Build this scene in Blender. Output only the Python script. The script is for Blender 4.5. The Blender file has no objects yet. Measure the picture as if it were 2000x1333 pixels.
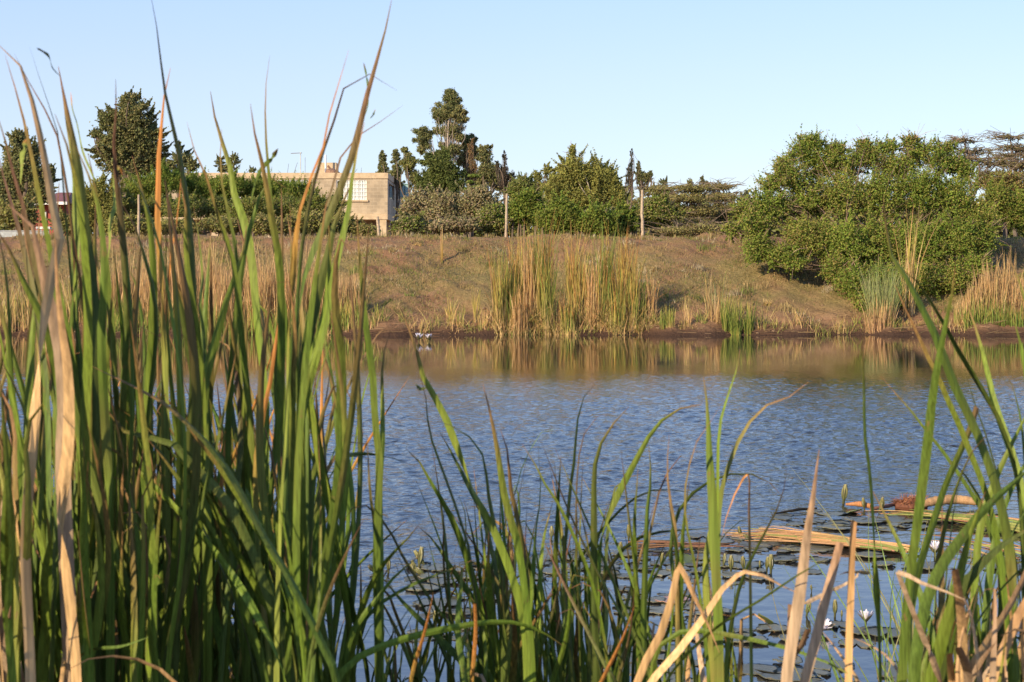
import bpy, math, random
import numpy as np
from mathutils import Vector

# ------------------------------------------------------------------ camera, world, sun, exposure
F = 3139.0            # focal length in pixels of the 2000 px wide photograph
EYE = 1.41            # eye height over the water
HOR = 535.0           # pixel row of the horizon
sc = bpy.context.scene
col = sc.collection
cam_d = bpy.data.cameras.new("camera"); cam = bpy.data.objects.new("camera", cam_d); col.objects.link(cam)
cam.location = (0, 0, EYE); cam.rotation_euler = (math.radians(90), 0, 0)
cam_d.sensor_width = 36; cam_d.lens = 36 * F / 2000; cam_d.shift_y = -(666.5 - HOR) / 2000
cam_d.clip_start = 0.1; cam_d.clip_end = 2000
cam_d.dof.use_dof = True; cam_d.dof.focus_distance = 20; cam_d.dof.aperture_fstop = 24
sc.camera = cam

SUN_EL = math.radians(24); SUN_AZ = math.radians(42)     # azimuth: to the left of straight behind the camera
to_sun = Vector((-math.sin(SUN_AZ) * math.cos(SUN_EL), -math.cos(SUN_AZ) * math.cos(SUN_EL), math.sin(SUN_EL)))
w = bpy.data.worlds.new("World"); sc.world = w; w.use_nodes = True
nt = w.node_tree; nt.nodes.clear()
sky = nt.nodes.new("ShaderNodeTexSky"); sky.sky_type = 'NISHITA'; sky.sun_disc = False
sky.sun_elevation = SUN_EL; sky.sun_rotation = math.atan2(to_sun.x, to_sun.y)
sky.air_density = 1.0; sky.dust_density = 0.5; sky.ozone_density = 2.2
bg = nt.nodes.new("ShaderNodeBackground"); bg.inputs[1].default_value = 0.13
wo = nt.nodes.new("ShaderNodeOutputWorld")
tcw = nt.nodes.new("ShaderNodeTexCoord"); spw = nt.nodes.new("ShaderNodeSeparateXYZ"); nt.links.new(tcw.outputs["Generated"], spw.inputs[0])
mrw = nt.nodes.new("ShaderNodeMapRange"); nt.links.new(spw.outputs["Z"], mrw.inputs[0]); mrw.inputs[1].default_value = 0.12; mrw.inputs[2].default_value = 0.5; mrw.inputs[3].default_value = 0.55; mrw.inputs[4].default_value = 0.0
mxw = nt.nodes.new("ShaderNodeMix"); mxw.data_type = 'RGBA'; nt.links.new(mrw.outputs[0], mxw.inputs[0]); nt.links.new(sky.outputs[0], mxw.inputs[6]); mxw.inputs[7].default_value = (3.35, 3.8, 5.4, 1)
mr2 = nt.nodes.new("ShaderNodeValToRGB"); nt.links.new(spw.outputs["Z"], mr2.inputs[0])
for p_, v_ in ((0.12, 0.0), (0.34, 0.62), (0.58, 0.6), (0.85, 0.0)):
    e_ = mr2.color_ramp.elements[0] if p_ == 0.12 else mr2.color_ramp.elements[-1] if p_ == 0.85 else mr2.color_ramp.elements.new(p_)
    e_.position = p_; e_.color = (v_, v_, v_, 1)
mx2 = nt.nodes.new("ShaderNodeMix"); mx2.data_type = 'RGBA'; nt.links.new(mr2.outputs[0], mx2.inputs[0]); nt.links.new(mxw.outputs[2], mx2.inputs[6]); mx2.inputs[7].default_value = (2.1, 3.9, 7.8, 1)
nt.links.new(mx2.outputs[2], bg.inputs[0]); nt.links.new(bg.outputs[0], wo.inputs[0])
sun_d = bpy.data.lights.new("sun", 'SUN'); sun = bpy.data.objects.new("sun", sun_d); col.objects.link(sun)
sun_d.energy = 5.0; sun_d.angle = math.radians(0.5); sun_d.color = (1.0, 0.82, 0.56)
sun.rotation_euler = to_sun.to_track_quat('Z', 'Y').to_euler()
sc.view_settings.view_transform = 'Standard'; sc.view_settings.look = 'None'
sc.view_settings.exposure = 0.55; sc.view_settings.gamma = 1.0
sc.render.engine = 'CYCLES'
sc.cycles.max_bounces = 8; sc.cycles.transparent_max_bounces = 8
sc.cycles.use_denoising = True

# ------------------------------------------------------------------ helpers
def P(px, py, Y):
    return np.array([(px - 1000) / F * Y, Y, EYE - (py - HOR) / F * Y])
def WY(py):                       # distance of a point on the water surface seen at row py
    return EYE * F / (py - HOR)
def SH(d):                        # shoreline
    return d
def tag(o, label=None, cat=None, group=None, kind=None):
    if label: o["label"] = label
    if cat: o["category"] = cat
    if group: o["group"] = group
    if kind: o["kind"] = kind
    return o
def empty(name, loc):
    o = bpy.data.objects.new(name, None); o.location = loc; o.empty_display_size = 0.1
    col.objects.link(o); return o

class MB:
    """collects vertices, faces and a pigment colour per vertex; builds one mesh object"""
    def __init__(s): s.v = []; s.f3 = []; s.f4 = []; s.c = []; s.n = 0
    def add(s, v, f, c):
        v = np.asarray(v, float).reshape(-1, 3); f = np.asarray(f, int)
        c = np.asarray(c, float)
        if c.ndim == 1: c = np.repeat(c[None, :], len(v), 0)
        s.v.append(v); s.c.append(c)
        (s.f3 if f.shape[1] == 3 else s.f4).append(f + s.n); s.n += len(v)
    def box(s, x0, x1, y0, y1, z0, z1, c=(.5, .5, .5)):
        v = [(x, y, z) for x in (x0, x1) for y in (y0, y1) for z in (z0, z1)]
        s.add(v, [(0, 1, 3, 2), (4, 6, 7, 5), (0, 4, 5, 1), (2, 3, 7, 6), (0, 2, 6, 4), (1, 5, 7, 3)], c)
    def tube(s, pts, rad, c, n=6, cap=True):
        pts = np.asarray(pts, float); m = len(pts)
        rad = np.broadcast_to(np.asarray(rad, float), (m,))
        T = np.gradient(pts, axis=0); T /= np.linalg.norm(T, axis=1)[:, None] + 1e-9
        up = np.array([0.31, 0.87, 0.38]); A = np.cross(T, up); A /= np.linalg.norm(A, axis=1)[:, None] + 1e-9
        B = np.cross(T, A); a = np.arange(n) / n * 2 * math.pi
        v = pts[:, None, :] + rad[:, None, None] * (np.cos(a)[None, :, None] * A[:, None, :] + np.sin(a)[None, :, None] * B[:, None, :])
        i = np.arange(m - 1)[:, None] * n; j = np.arange(n)[None, :]; k = (j + 1) % n
        f = np.stack([i + j, i + k, i + n + k, i + n + j], -1).reshape(-1, 4)
        cc = np.asarray(c, float)
        if cc.ndim == 2: cc = np.repeat(cc, n, 0)
        s.add(v.reshape(-1, 3), f, cc)
        if cap:
            ce = cc[-1] if cc.ndim == 2 else cc; cs = cc[0] if cc.ndim == 2 else cc
            for ring, cntr, cl in ((v[0], pts[0], cs), (v[-1], pts[-1], ce)):
                s.add(np.vstack([ring, cntr[None]]), [(q, (q + 1) % n, n) for q in range(n)], cl)
    def build(s, name, mat, parent=None, smooth=False, origin=None):
        me = bpy.data.meshes.new(name)
        v = np.concatenate(s.v)
        if parent is not None and origin is None: origin = np.array(parent.matrix_basis.translation)
        par = parent
        if par is not None and par.parent is not None: origin = np.array(par.parent.matrix_basis.translation) + np.array(par.matrix_basis.translation)
        if origin is not None: v = v - np.asarray(origin)
        f4 = np.concatenate(s.f4) if s.f4 else np.zeros((0, 4), int)
        f3 = np.concatenate(s.f3) if s.f3 else np.zeros((0, 3), int)
        me.vertices.add(len(v)); me.vertices.foreach_set("co", v.astype(np.float32).ravel())
        nl = f4.size + f3.size; npoly = len(f4) + len(f3)
        me.loops.add(nl); me.loops.foreach_set("vertex_index", np.concatenate([f4.ravel(), f3.ravel()]).astype(np.int32))
        me.polygons.add(npoly)
        st = np.concatenate([np.arange(len(f4)) * 4, f4.size + np.arange(len(f3)) * 3])
        me.polygons.foreach_set("loop_start", st.astype(np.int32))
        me.polygons.foreach_set("use_smooth", np.full(npoly, smooth))
        ca = me.attributes.new("pigment", 'FLOAT_COLOR', 'POINT')
        c = np.concatenate(s.c); c4 = np.ones((len(c), 4), np.float32); c4[:, :3] = c
        ca.data.foreach_set("color", c4.ravel())
        me.update(calc_edges=True); me.validate()
        me.materials.append(mat)
        o = bpy.data.objects.new(name, me); col.objects.link(o)
        if parent is not None: o.parent = parent
        elif origin is not None: o.location = origin
        return o

def catmull(pts, n):
    p = np.asarray(pts, float)
    if len(p) == 2: return p[0] + (p[1] - p[0]) * np.linspace(0, 1, n)[:, None]
    d = np.r_[0, np.cumsum(np.sqrt(np.linalg.norm(np.diff(p, axis=0), axis=1)) + 1e-6)]
    q = np.vstack([2 * p[0] - p[1], p, 2 * p[-1] - p[-2]])
    dd = np.r_[-(d[1]), d, 2 * d[-1] - d[-2]]
    dn = np.r_[0, np.cumsum(np.linalg.norm(np.diff(p, axis=0), axis=1))]
    s = np.interp(np.linspace(0, dn[-1], n), dn, d)
    out = np.zeros((n, p.shape[1]))
    for i, t in enumerate(s):
        k = min(max(np.searchsorted(d, t, 'right') - 1, 0), len(p) - 2)
        t0, t1, t2, t3 = dd[k:k + 4]; p0, p1, p2, p3 = q[k:k + 4]
        A1 = (t1 - t) / (t1 - t0) * p0 + (t - t0) / (t1 - t0) * p1; A2 = (t2 - t) / (t2 - t1) * p1 + (t - t1) / (t2 - t1) * p2
        A3 = (t3 - t) / (t3 - t2) * p2 + (t - t2) / (t3 - t2) * p3
        B1 = (t2 - t) / (t2 - t0) * A1 + (t - t0) / (t2 - t0) * A2; B2 = (t3 - t) / (t3 - t1) * A2 + (t - t1) / (t3 - t1) * A3
        out[i] = (t2 - t) / (t2 - t1) * B1 + (t - t1) / (t2 - t1) * B2
    return out

# ------------------------------------------------------------------ materials
def newmat(name):
    m = bpy.data.materials.new(name); m.use_nodes = True; n = m.node_tree.nodes; n.clear()
    return m, n, m.node_tree.links
def N(n, t, **k):
    x = n.new(t)
    for a, b in k.items(): setattr(x, a, b)
    return x
def mixc(n, l, fac, a, b, mode='MIX'):
    x = n.new("ShaderNodeMix"); x.data_type = 'RGBA'; x.blend_type = mode
    for s, v in ((x.inputs[0], fac), (x.inputs[6], a), (x.inputs[7], b)):
        if hasattr(v, "links") or isinstance(v, bpy.types.NodeSocket): l.new(v, s)
        else: s.default_value = v if not isinstance(v, tuple) else (*v, 1)
    return x.outputs[2]
def noise(n, l, scale, detail=4, vec=None, rough=0.55):
    x = n.new("ShaderNodeTexNoise"); x.inputs["Scale"].default_value = scale; x.inputs["Detail"].default_value = detail
    x.inputs["Roughness"].default_value = rough
    if vec is not None: l.new(vec, x.inputs["Vector"])
    return x.outputs["Fac"]
def ramp(n, l, fac, stops):
    x = n.new("ShaderNodeValToRGB"); l.new(fac, x.inputs[0]); e = x.color_ramp.elements
    while len(e) < len(stops): e.new(0.5)
    for q, (p, c) in zip(e, stops): q.position = p; q.color = (c, c, c, 1) if not isinstance(c, tuple) else (*c, 1)
    return x.outputs[0]
def mapping(n, l, scale, coord="Object"):
    tc = n.new("ShaderNodeTexCoord"); mp = n.new("ShaderNodeMapping"); mp.inputs["Scale"].default_value = scale
    l.new(tc.outputs[coord], mp.inputs["Vector"]); return mp.outputs[0]

def leaf_mat(name, rough=0.5, transl=0.25, streak=(160, 160, 3), var=0.35, spec=0.4, spots=False):
    m, n, l = newmat(name)
    at = N(n, "ShaderNodeAttribute", attribute_name="pigment")
    mp = mapping(n, l, streak)
    st = ramp(n, l, noise(n, l, 1, 2, mp), [(0.3, 1 - var), (0.7, 1 + var * 0.4)])
    c = mixc(n, l, 1.0, at.outputs["Color"], st, 'MULTIPLY')
    if spots:
        m2 = mapping(n, l, (1, 1, .45)); c = mixc(n, l, ramp(n, l, noise(n, l, 75, 3, m2, .6), [(.66, 0.), (.72, .75)]), c, (.20, .12, .05))
        c = mixc(n, l, ramp(n, l, noise(n, l, 9, 3, m2, .6), [(.50, 0.), (.75, .45)]), c, (.26, .25, .06))
    pb = N(n, "ShaderNodeBsdfPrincipled"); l.new(c, pb.inputs["Base Color"]); pb.inputs["Roughness"].default_value = rough
    pb.inputs["Specular IOR Level"].default_value = spec
    o = N(n, "ShaderNodeOutputMaterial")
    if transl > 0:
        tr = N(n, "ShaderNodeBsdfTranslucent"); l.new(c, tr.inputs[0])
        mx = N(n, "ShaderNodeMixShader"); mx.inputs[0].default_value = transl
        l.new(pb.outputs[0], mx.inputs[1]); l.new(tr.outputs[0], mx.inputs[2]); l.new(mx.outputs[0], o.inputs[0])
    else: l.new(pb.outputs[0], o.inputs[0])
    return m
M_REED = leaf_mat("reed_leaf", 0.55, 0.22, (420, 420, 5), .45, spec=0.2, spots=True)
M_DRY = leaf_mat("dry_reed", 0.7, 0.12, (300, 300, 5), 0.4, 0.2)
M_FARREED = leaf_mat("far_reed", 0.7, 0.25, (30, 30, 3), 0.3, 0.2)
M_FOL = leaf_mat("foliage", 0.8, 0.32, (2, 2, 2), 0.25, 0.08)
M_BARK = leaf_mat("bark", 0.9, 0.0, (20, 20, 4), 0.5, 0.1)
M_GRASS = leaf_mat("dry_grass", 0.8, 0.15, (2, 2, 2), 0.3, 0.1)

def plain(name, c, rough=0.7, metal=0.0, nscale=8.0, var=0.2, bump=0.0):
    m, n, l = newmat(name)
    mp = mapping(n, l, (1, 1, 1))
    f = ramp(n, l, noise(n, l, nscale, 6, mp), [(0.3, 1 - var), (0.7, 1 + var * 0.5)])
    cc = mixc(n, l, 1.0, c, f, 'MULTIPLY')
    pb = N(n, "ShaderNodeBsdfPrincipled"); l.new(cc, pb.inputs["Base Color"])
    pb.inputs["Roughness"].default_value = rough; pb.inputs["Metallic"].default_value = metal
    if bump:
        b = N(n, "ShaderNodeBump"); b.inputs["Distance"].default_value = bump
        l.new(noise(n, l, nscale * 3, 6, mp), b.inputs["Height"]); l.new(b.outputs[0], pb.inputs["Normal"])
    o = N(n, "ShaderNodeOutputMaterial"); l.new(pb.outputs[0], o.inputs[0]); return m

def ground_mat():
    m, n, l = newmat("bank_soil")
    mp = mapping(n, l, (1, 1, 1))
    geo = N(n, "ShaderNodeNewGeometry"); sp = N(n, "ShaderNodeSeparateXYZ"); l.new(geo.outputs["Position"], sp.inputs[0])
    big = noise(n, l, 0.45, 5, mp, 0.6); mid = noise(n, l, 2.3, 6, mp, 0.65); fine = noise(n, l, 22, 6, mp, 0.7)
    soil = mixc(n, l, ramp(n, l, mid, [(0.35, 0.0), (0.7, 1.0)]), (0.215, 0.115, 0.062), (0.33, 0.195, 0.11))
    grass = mixc(n, l, ramp(n, l, fine, [(0.35, 0.0), (0.65, 1.0)]), (0.150, 0.122, 0.044), (0.32, 0.235, 0.10))
    mk = ramp(n, l, big, [(0.38, 0.0), (0.54, 1.0)])
    hz = N(n, "ShaderNodeMapRange"); l.new(sp.outputs["Z"], hz.inputs[0]); hz.inputs[1].default_value = 0.35; hz.inputs[2].default_value = 0.75
    mm = N(n, "ShaderNodeMath", operation='MULTIPLY'); l.new(mk, mm.inputs[0]); l.new(hz.outputs[0], mm.inputs[1])
    c = mixc(n, l, mm.outputs[0], soil, grass)
    up_ = N(n, "ShaderNodeMapRange", interpolation_type='SMOOTHSTEP'); l.new(sp.outputs["Z"], up_.inputs[0]); up_.inputs[1].default_value = 1.65; up_.inputs[2].default_value = 2.25
    um = N(n, "ShaderNodeMath", operation='MULTIPLY'); l.new(up_.outputs[0], um.inputs[0]); l.new(ramp(n, l, mid, [(0.38, .25), (0.6, .95)]), um.inputs[1])
    c = mixc(n, l, um.outputs[0], c, (0.27, 0.145, 0.08))
    c = mixc(n, l, ramp(n, l, noise(n, l, 60, 3, mp, .7), [(.60, 0.), (.68, .6)]), c, (0.07, 0.045, 0.03))
    # damp earth along the water line, and painted shade for the undercut edge
    wz = N(n, "ShaderNodeMapRange"); l.new(sp.outputs["Z"], wz.inputs[0]); wz.inputs[1].default_value = 0.06; wz.inputs[2].default_value = 0.26
    c = mixc(n, l, wz.outputs[0], (0.075, 0.042, 0.028), c)
    pb = N(n, "ShaderNodeBsdfPrincipled"); l.new(c, pb.inputs["Base Color"]); pb.inputs["Roughness"].default_value = 0.95
    pb.inputs["Specular IOR Level"].default_value = 0.15
    b = N(n, "ShaderNodeBump"); b.inputs["Distance"].default_value = 0.12; b.inputs["Strength"].default_value = 0.9
    l.new(noise(n, l, 9, 8, mp, 0.7), b.inputs["Height"]); l.new(b.outputs[0], pb.inputs["Normal"])
    o = N(n, "ShaderNodeOutputMaterial"); l.new(pb.outputs[0], o.inputs[0]); return m

def water_mat():
    m, n, l = newmat("pond_water")
    geo = N(n, "ShaderNodeNewGeometry"); sp = N(n, "ShaderNodeSeparateXYZ"); l.new(geo.outputs["Position"], sp.inputs[0])
    mp1 = mapping(n, l, (9, 10, 1)); mp2 = mapping(n, l, (20, 24, 1)); mp3 = mapping(n, l, (0.25, 0.5, 1))
    h1 = noise(n, l, 1, 3, mp1, 0.5); h2 = noise(n, l, 1, 3, mp2, 0.55); patch = noise(n, l, 1, 3, mp3)
    s = N(n, "ShaderNodeMath", operation='MULTIPLY_ADD'); l.new(h2, s.inputs[0]); s.inputs[1].default_value = 0.38; l.new(h1, s.inputs[2])
    # wind ruffles the middle of the pond; it is calm under the far bank and among the pads
    wob = N(n, "ShaderNodeMath", operation='MULTIPLY_ADD'); l.new(patch, wob.inputs[0]); wob.inputs[1].default_value = 5.0; l.new(sp.outputs["Y"], wob.inputs[2])
    far = N(n, "ShaderNodeMapRange", interpolation_type='SMOOTHSTEP'); l.new(wob.outputs[0], far.inputs[0])
    far.inputs[1].default_value = 17.0; far.inputs[2].default_value = 28.0; far.inputs[3].default_value = 1.0; far.inputs[4].default_value = 0.02
    xx = N(n, "ShaderNodeMath", operation='MULTIPLY_ADD'); l.new(sp.outputs["X"], xx.inputs[0]); xx.inputs[1].default_value = -0.9; l.new(sp.outputs["Y"], xx.inputs[2])
    near = N(n, "ShaderNodeMapRange", interpolation_type='SMOOTHSTEP'); l.new(xx.outputs[0], near.inputs[0])
    near.inputs[1].default_value = 6.2; near.inputs[2].default_value = 9.2; near.inputs[3].default_value = 0.10; near.inputs[4].default_value = 1.0
    k = N(n, "ShaderNodeMath", operation='MULTIPLY'); l.new(far.outputs[0], k.inputs[0]); l.new(near.outputs[0], k.inputs[1])
    hh = N(n, "ShaderNodeMath", operation='MULTIPLY'); l.new(s.outputs[0], hh.inputs[0]); l.new(k.outputs[0], hh.inputs[1])
    b = N(n, "ShaderNodeBump"); b.inputs["Distance"].default_value = 0.018; b.inputs["Strength"].default_value = 1.0
    l.new(hh.outputs[0], b.inputs["Height"])
    pb = N(n, "ShaderNodeBsdfPrincipled"); pb.inputs["Base Color"].default_value = (0.022, 0.020, 0.018, 1)
    pb.inputs["Roughness"].default_value = 0.04; pb.inputs["IOR"].default_value = 1.48; pb.inputs["Specular IOR Level"].default_value = 0.5
    l.new(b.outputs[0], pb.inputs["Normal"])
    o = N(n, "ShaderNodeOutputMaterial"); l.new(pb.outputs[0], o.inputs[0]); return m

# ------------------------------------------------------------------ terrain and water
def vnoise(x, y, s, seed=0):
    return (np.sin(x * s + seed) * np.cos(y * s * 1.3 + seed * 2) + 0.5 * np.sin(x * s * 2.3 + y * s * 1.7 + seed * 3) + 0.25 * np.sin(x * s * 5.1 - y * s * 4.3 + seed)) / 1.75
def shore(x):
    return 36.9 + 0.18 * np.sin(x * 0.9 + 1) + 0.10 * np.sin(x * 2.7) + 0.06 * np.sin(x * 6.1 + 2)
def gz(x, y):
    x = np.asarray(x, float); y = np.asarray(y, float)
    d = y - shore(x)
    z = np.interp(d, [-4, -0.5, 0, 0.22, 0.7, 1.4, 3.2, 6.0, 7.4, 30, 220], [-0.7, -0.15, 0.0, 0.17, 0.34, 0.60, 1.36, 2.28, 2.40, 2.3, 2.3])
    amp = np.clip(d / 1.0, 0, 1) * 0.10 * (1 + .5 * vnoise(x, y, .5, 9))
    z = z + amp * vnoise(x, y, 1.3) + amp * 0.5 * vnoise(x, y, 4.1, 2) + amp * .35 * vnoise(x, y, 9.3, 6) - amp * 1.2 * np.exp(-((x - 1.2 - .5 * (y - 38)) / .5) ** 2) + np.clip(d * 4, 0, 1) * np.clip(1.5 - d, 0, 1) * (0.06 * vnoise(x, y, 7, 4) + .05 * vnoise(x, y, 2.2, 1))
    near = np.interp(y, [-40, -2, 0.2, 1.3, 3.5], [0.9, 0.35, 0.05, -0.12, -0.7])
    side = np.interp(np.abs(x), [44, 52], [-0.7, 2.2])
    return np.where(d < -4, np.maximum(np.maximum(z, near), side), z)
def grid_mesh(xs, ys, zf):
    X, Y = np.meshgrid(xs, ys); Z = zf(X, Y)
    v = np.stack([X, Y, Z], -1).reshape(-1, 3); nx = len(xs); ny = len(ys)
    i = np.arange(ny - 1)[:, None] * nx; j = np.arange(nx - 1)[None, :]
    f = np.stack([i + j, i + j + 1, i + nx + j + 1, i + nx + j], -1).reshape(-1, 4)
    return v, f
xs = np.r_[np.linspace(-900, -60, 12), np.linspace(-58, -18, 30), np.linspace(-17.8, 17.8, 420), np.linspace(18, 58, 30), np.linspace(60, 900, 12)]
ys = np.r_[np.linspace(-200, -6, 8), np.linspace(-5, 4, 14), np.linspace(5, 34, 12), np.linspace(35, 46, 130), np.linspace(46.5, 70, 20), np.linspace(75, 1200, 16)]
m = MB(); m.add(*grid_mesh(xs, ys, gz), (.3, .2, .1)); tag(m.build("ground", ground_mat(), smooth=True), kind="structure")
def waves(X, Y):
    """wind ripples as real relief; calm under the far bank and among the pads"""
    r_ = np.random.default_rng(8); Z = np.zeros_like(X)
    for i in range(60):
        lam = .085 * (2.4 ** r_.random()); a = r_.normal(-1.45, .95); k = 6.283 / lam
        Z += (.030 * lam / 6.283) * np.sin(k * (X * math.cos(a) + Y * math.sin(a)) + r_.uniform(0, 6.28) + .8 * np.sin(X * .7 + i) + .8 * np.sin(Y * .5 + 2 * i))
    gust = 1 + .35 * vnoise(X, Y, .55, 3) + .2 * vnoise(X, Y, 1.6, 7)
    far = 1 - np.clip((Y + 2.2 * vnoise(X, Y * .3, .33, 2) + .8 * vnoise(X, Y * .2, 1.3, 5) - 15.5) / 9.0, 0, 1); far = far * far * (3 - 2 * far)
    near = np.clip((Y - .9 * X - 6.2) / 3.0, 0.09, 1)
    return Z * gust * near * (.009 + .991 * far)
def wy_rows():
    y = 3.2; o = [-1.5, 0, 1.5, 2.5]
    while y < 27: o.append(y); y += .020 + .0010 * max(0, y - 9)
    return np.array(o + list(np.linspace(27.3, 37.6, 40)))
m = MB(); yy = wy_rows(); inner = np.arange(-7.6, 7.6001, .030); fx = np.r_[np.linspace(-46, -8, 12), inner, np.linspace(8, 46, 12)]
m.add(*grid_mesh(fx, yy, waves), (.1, .1, .1))
tag(m.build("water", water_mat(), smooth=True), kind="structure")

# ------------------------------------------------------------------ grass on the bank (nobody could count it)
def quads_blades(rng, base, h, lean, wid, cols):
    """base (n,3); each blade a bent two-segment strip"""
    n = len(base); a = rng.uniform(0, 2 * math.pi, n); s = np.stack([np.cos(a), np.sin(a) * .5, np.zeros(n)], -1)
    s /= np.linalg.norm(s, axis=1)[:, None]
    top = base + np.stack([lean[:, 0], lean[:, 1], h], -1); midp = base + (top - base) * 0.55 + np.stack([-lean[:, 0] * .18, -lean[:, 1] * .18, h * 0.08], -1)
    W = wid[:, None] * 0.5
    v = np.stack([base - s * W, base + s * W, midp + s * W * .8, midp - s * W * .8, top + s * W * .15, top - s * W * .15], 1).reshape(-1, 3)
    b = np.arange(n)[:, None] * 6
    f = np.concatenate([b + np.array([[0, 1, 2, 3]]), b + np.array([[3, 2, 4, 5]])])
    return v, f, np.repeat(cols, 6, 0)
def pick(rng, pal, n, jit=0.15):
    pal = np.array(pal, float); c = pal[rng.integers(0, len(pal), n)]
    return c * (1 + rng.normal(0, jit, (n, 1))).clip(0.5, 1.6) * (1 + rng.normal(0, 0.05, (n, 3)))
rng = np.random.default_rng(3)
n = 150000
gx = rng.uniform(-14.5, 14.5, n); gy = rng.uniform(37.2, 44.6, n)
keep = (vnoise(gx, gy, 0.8, 5) + 0.5 * vnoise(gx, gy, 3.1, 1) + rng.normal(0, .35, n)) > np.where(gy - shore(gx) < 1.0, 0.75, np.where(gy > 42.0, .45, -0.05))
gx, gy = gx[keep], gy[keep]; n = len(gx)
h = rng.uniform(.02, .075, n) * (1 + 1.2 * (rng.random(n) > .95)) * (1 + 0.8 * (gy > 42.8) + .5 * (vnoise(gx, gy, 1.7, 8) > .3))
m = MB(); m.add(*quads_blades(rng, np.stack([gx, gy, gz(gx, gy) - .01], -1), h, rng.normal(0, .035, (n, 2)), rng.uniform(.006, .016, n),
      pick(rng, [(.26, .18, .08), (.34, .26, .13), (.20, .16, .06), (.17, .18, .05), (.34, .25, .12), (.15, .17, .04), (.30, .20, .09)], n)))
tx = rng.uniform(-14, 14, 330); ty = rng.uniform(37.5, 44.2, 330); k_ = rng.integers(0, 330, 17000); rr = rng.uniform(.05, .22, 330)
bx_ = tx[k_] + rng.normal(0, 1, 17000) * rr[k_]; by_ = ty[k_] + rng.normal(0, .8, 17000) * rr[k_]; ch = rng.uniform(.05, .17, 330)
tc_ = np.array([(.36, .26, .12), (.17, .19, .05), (.28, .21, .09), (.42, .34, .22)])[rng.integers(0, 4, 330)]
m.add(*quads_blades(rng, np.stack([bx_, by_, gz(bx_, by_) - .01], -1), ch[k_] * rng.uniform(.5, 1.2, 17000), rng.normal(0, .05, (17000, 2)), rng.uniform(.008, .018, 17000), tc_[k_] * rng.uniform(.7, 1.25, (17000, 1))))
tag(m.build("grass", M_GRASS), kind="stuff", label="short dry grass growing over the far bank", cat="grass")

def stone(seed, s):
    rg = np.random.default_rng(seed); m = MB(); u, v_ = 8, 5; pts = []
    for i in range(v_):
        ph = math.pi * i / (v_ - 1)
        for j in range(u): a = j / u * 6.283; q = s * (1 + rg.normal(0, .16)); pts.append((math.cos(a) * math.sin(ph) * q, math.sin(a) * math.sin(ph) * q * .8, math.cos(ph) * q * .55))
    m.add(pts, [(i * u + j, i * u + (j + 1) % u, (i + 1) * u + (j + 1) % u, (i + 1) * u + j) for i in range(v_ - 1) for j in range(u)], (.3, .2, .13)); return m
M_CLOD = plain("clod", (.27, .17, .10), .95, nscale=30, var=.4, bump=.01); cl0 = [stone(i, 1.0).build("clod", M_CLOD) for i in range(3)]; rg = np.random.default_rng(17)
for i in range(110):
    o = cl0[i] if i < 3 else cl0[i % 3].copy()
    if i >= 3: col.objects.link(o)
    x_ = rg.uniform(-13.5, 13.5); y_ = shore(x_) + (abs(rg.normal(0, .5)) + .05 if i % 3 else rg.uniform(.5, 6)); s_ = rg.uniform(.02, .06)
    o.location = (x_, y_, float(gz(x_, y_))); o.scale = (s_, s_, s_); o.rotation_euler = (0, 0, rg.uniform(0, 6)); tag(o, "small brown clod of earth lying on the far bank", "clod", "clods of earth on the far bank")

# ------------------------------------------------------------------ trees and bushes
def rand_unit(rng, n):
    u = rng.normal(0, 1, (n, 3)); return u / np.linalg.norm(u, axis=1)[:, None]
def leaf_quads(rng, cen, size, up=0.5, aspect=0.55, drop=0.0):
    n = len(cen); nrm = rand_unit(rng, n); nrm[:, 2] = np.abs(nrm[:, 2]) + up * .4; nrm[:, 1] -= 0.45; nrm[:, 0] -= .2
    nrm /= np.linalg.norm(nrm, axis=1)[:, None]
    a = np.cross(nrm, rand_unit(rng, n)); a[:, 2] -= drop; a /= np.linalg.norm(a, axis=1)[:, None] + 1e-9
    b = np.cross(nrm, a); L = size[:, None] * .5; Wd = L * aspect
    v = np.stack([cen - a * L, cen - b * Wd + a * L * .1, cen + a * L, cen + b * Wd + a * L * .1], 1).reshape(-1, 3)
    return v, (np.arange(n)[:, None] * 4 + np.arange(4)[None]), n
def bend(rng, a, b, k=6, amp=0.08):
    a = np.asarray(a, float); b = np.asarray(b, float); t = np.linspace(0, 1, k)[:, None]; L = np.linalg.norm(b - a)
    o = rng.normal(0, amp * L, 3); return a + (b - a) * t + np.sin(t * math.pi) * o + np.array([0, 0, 1]) * (t * (1 - t)) * L * 0.15
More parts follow.
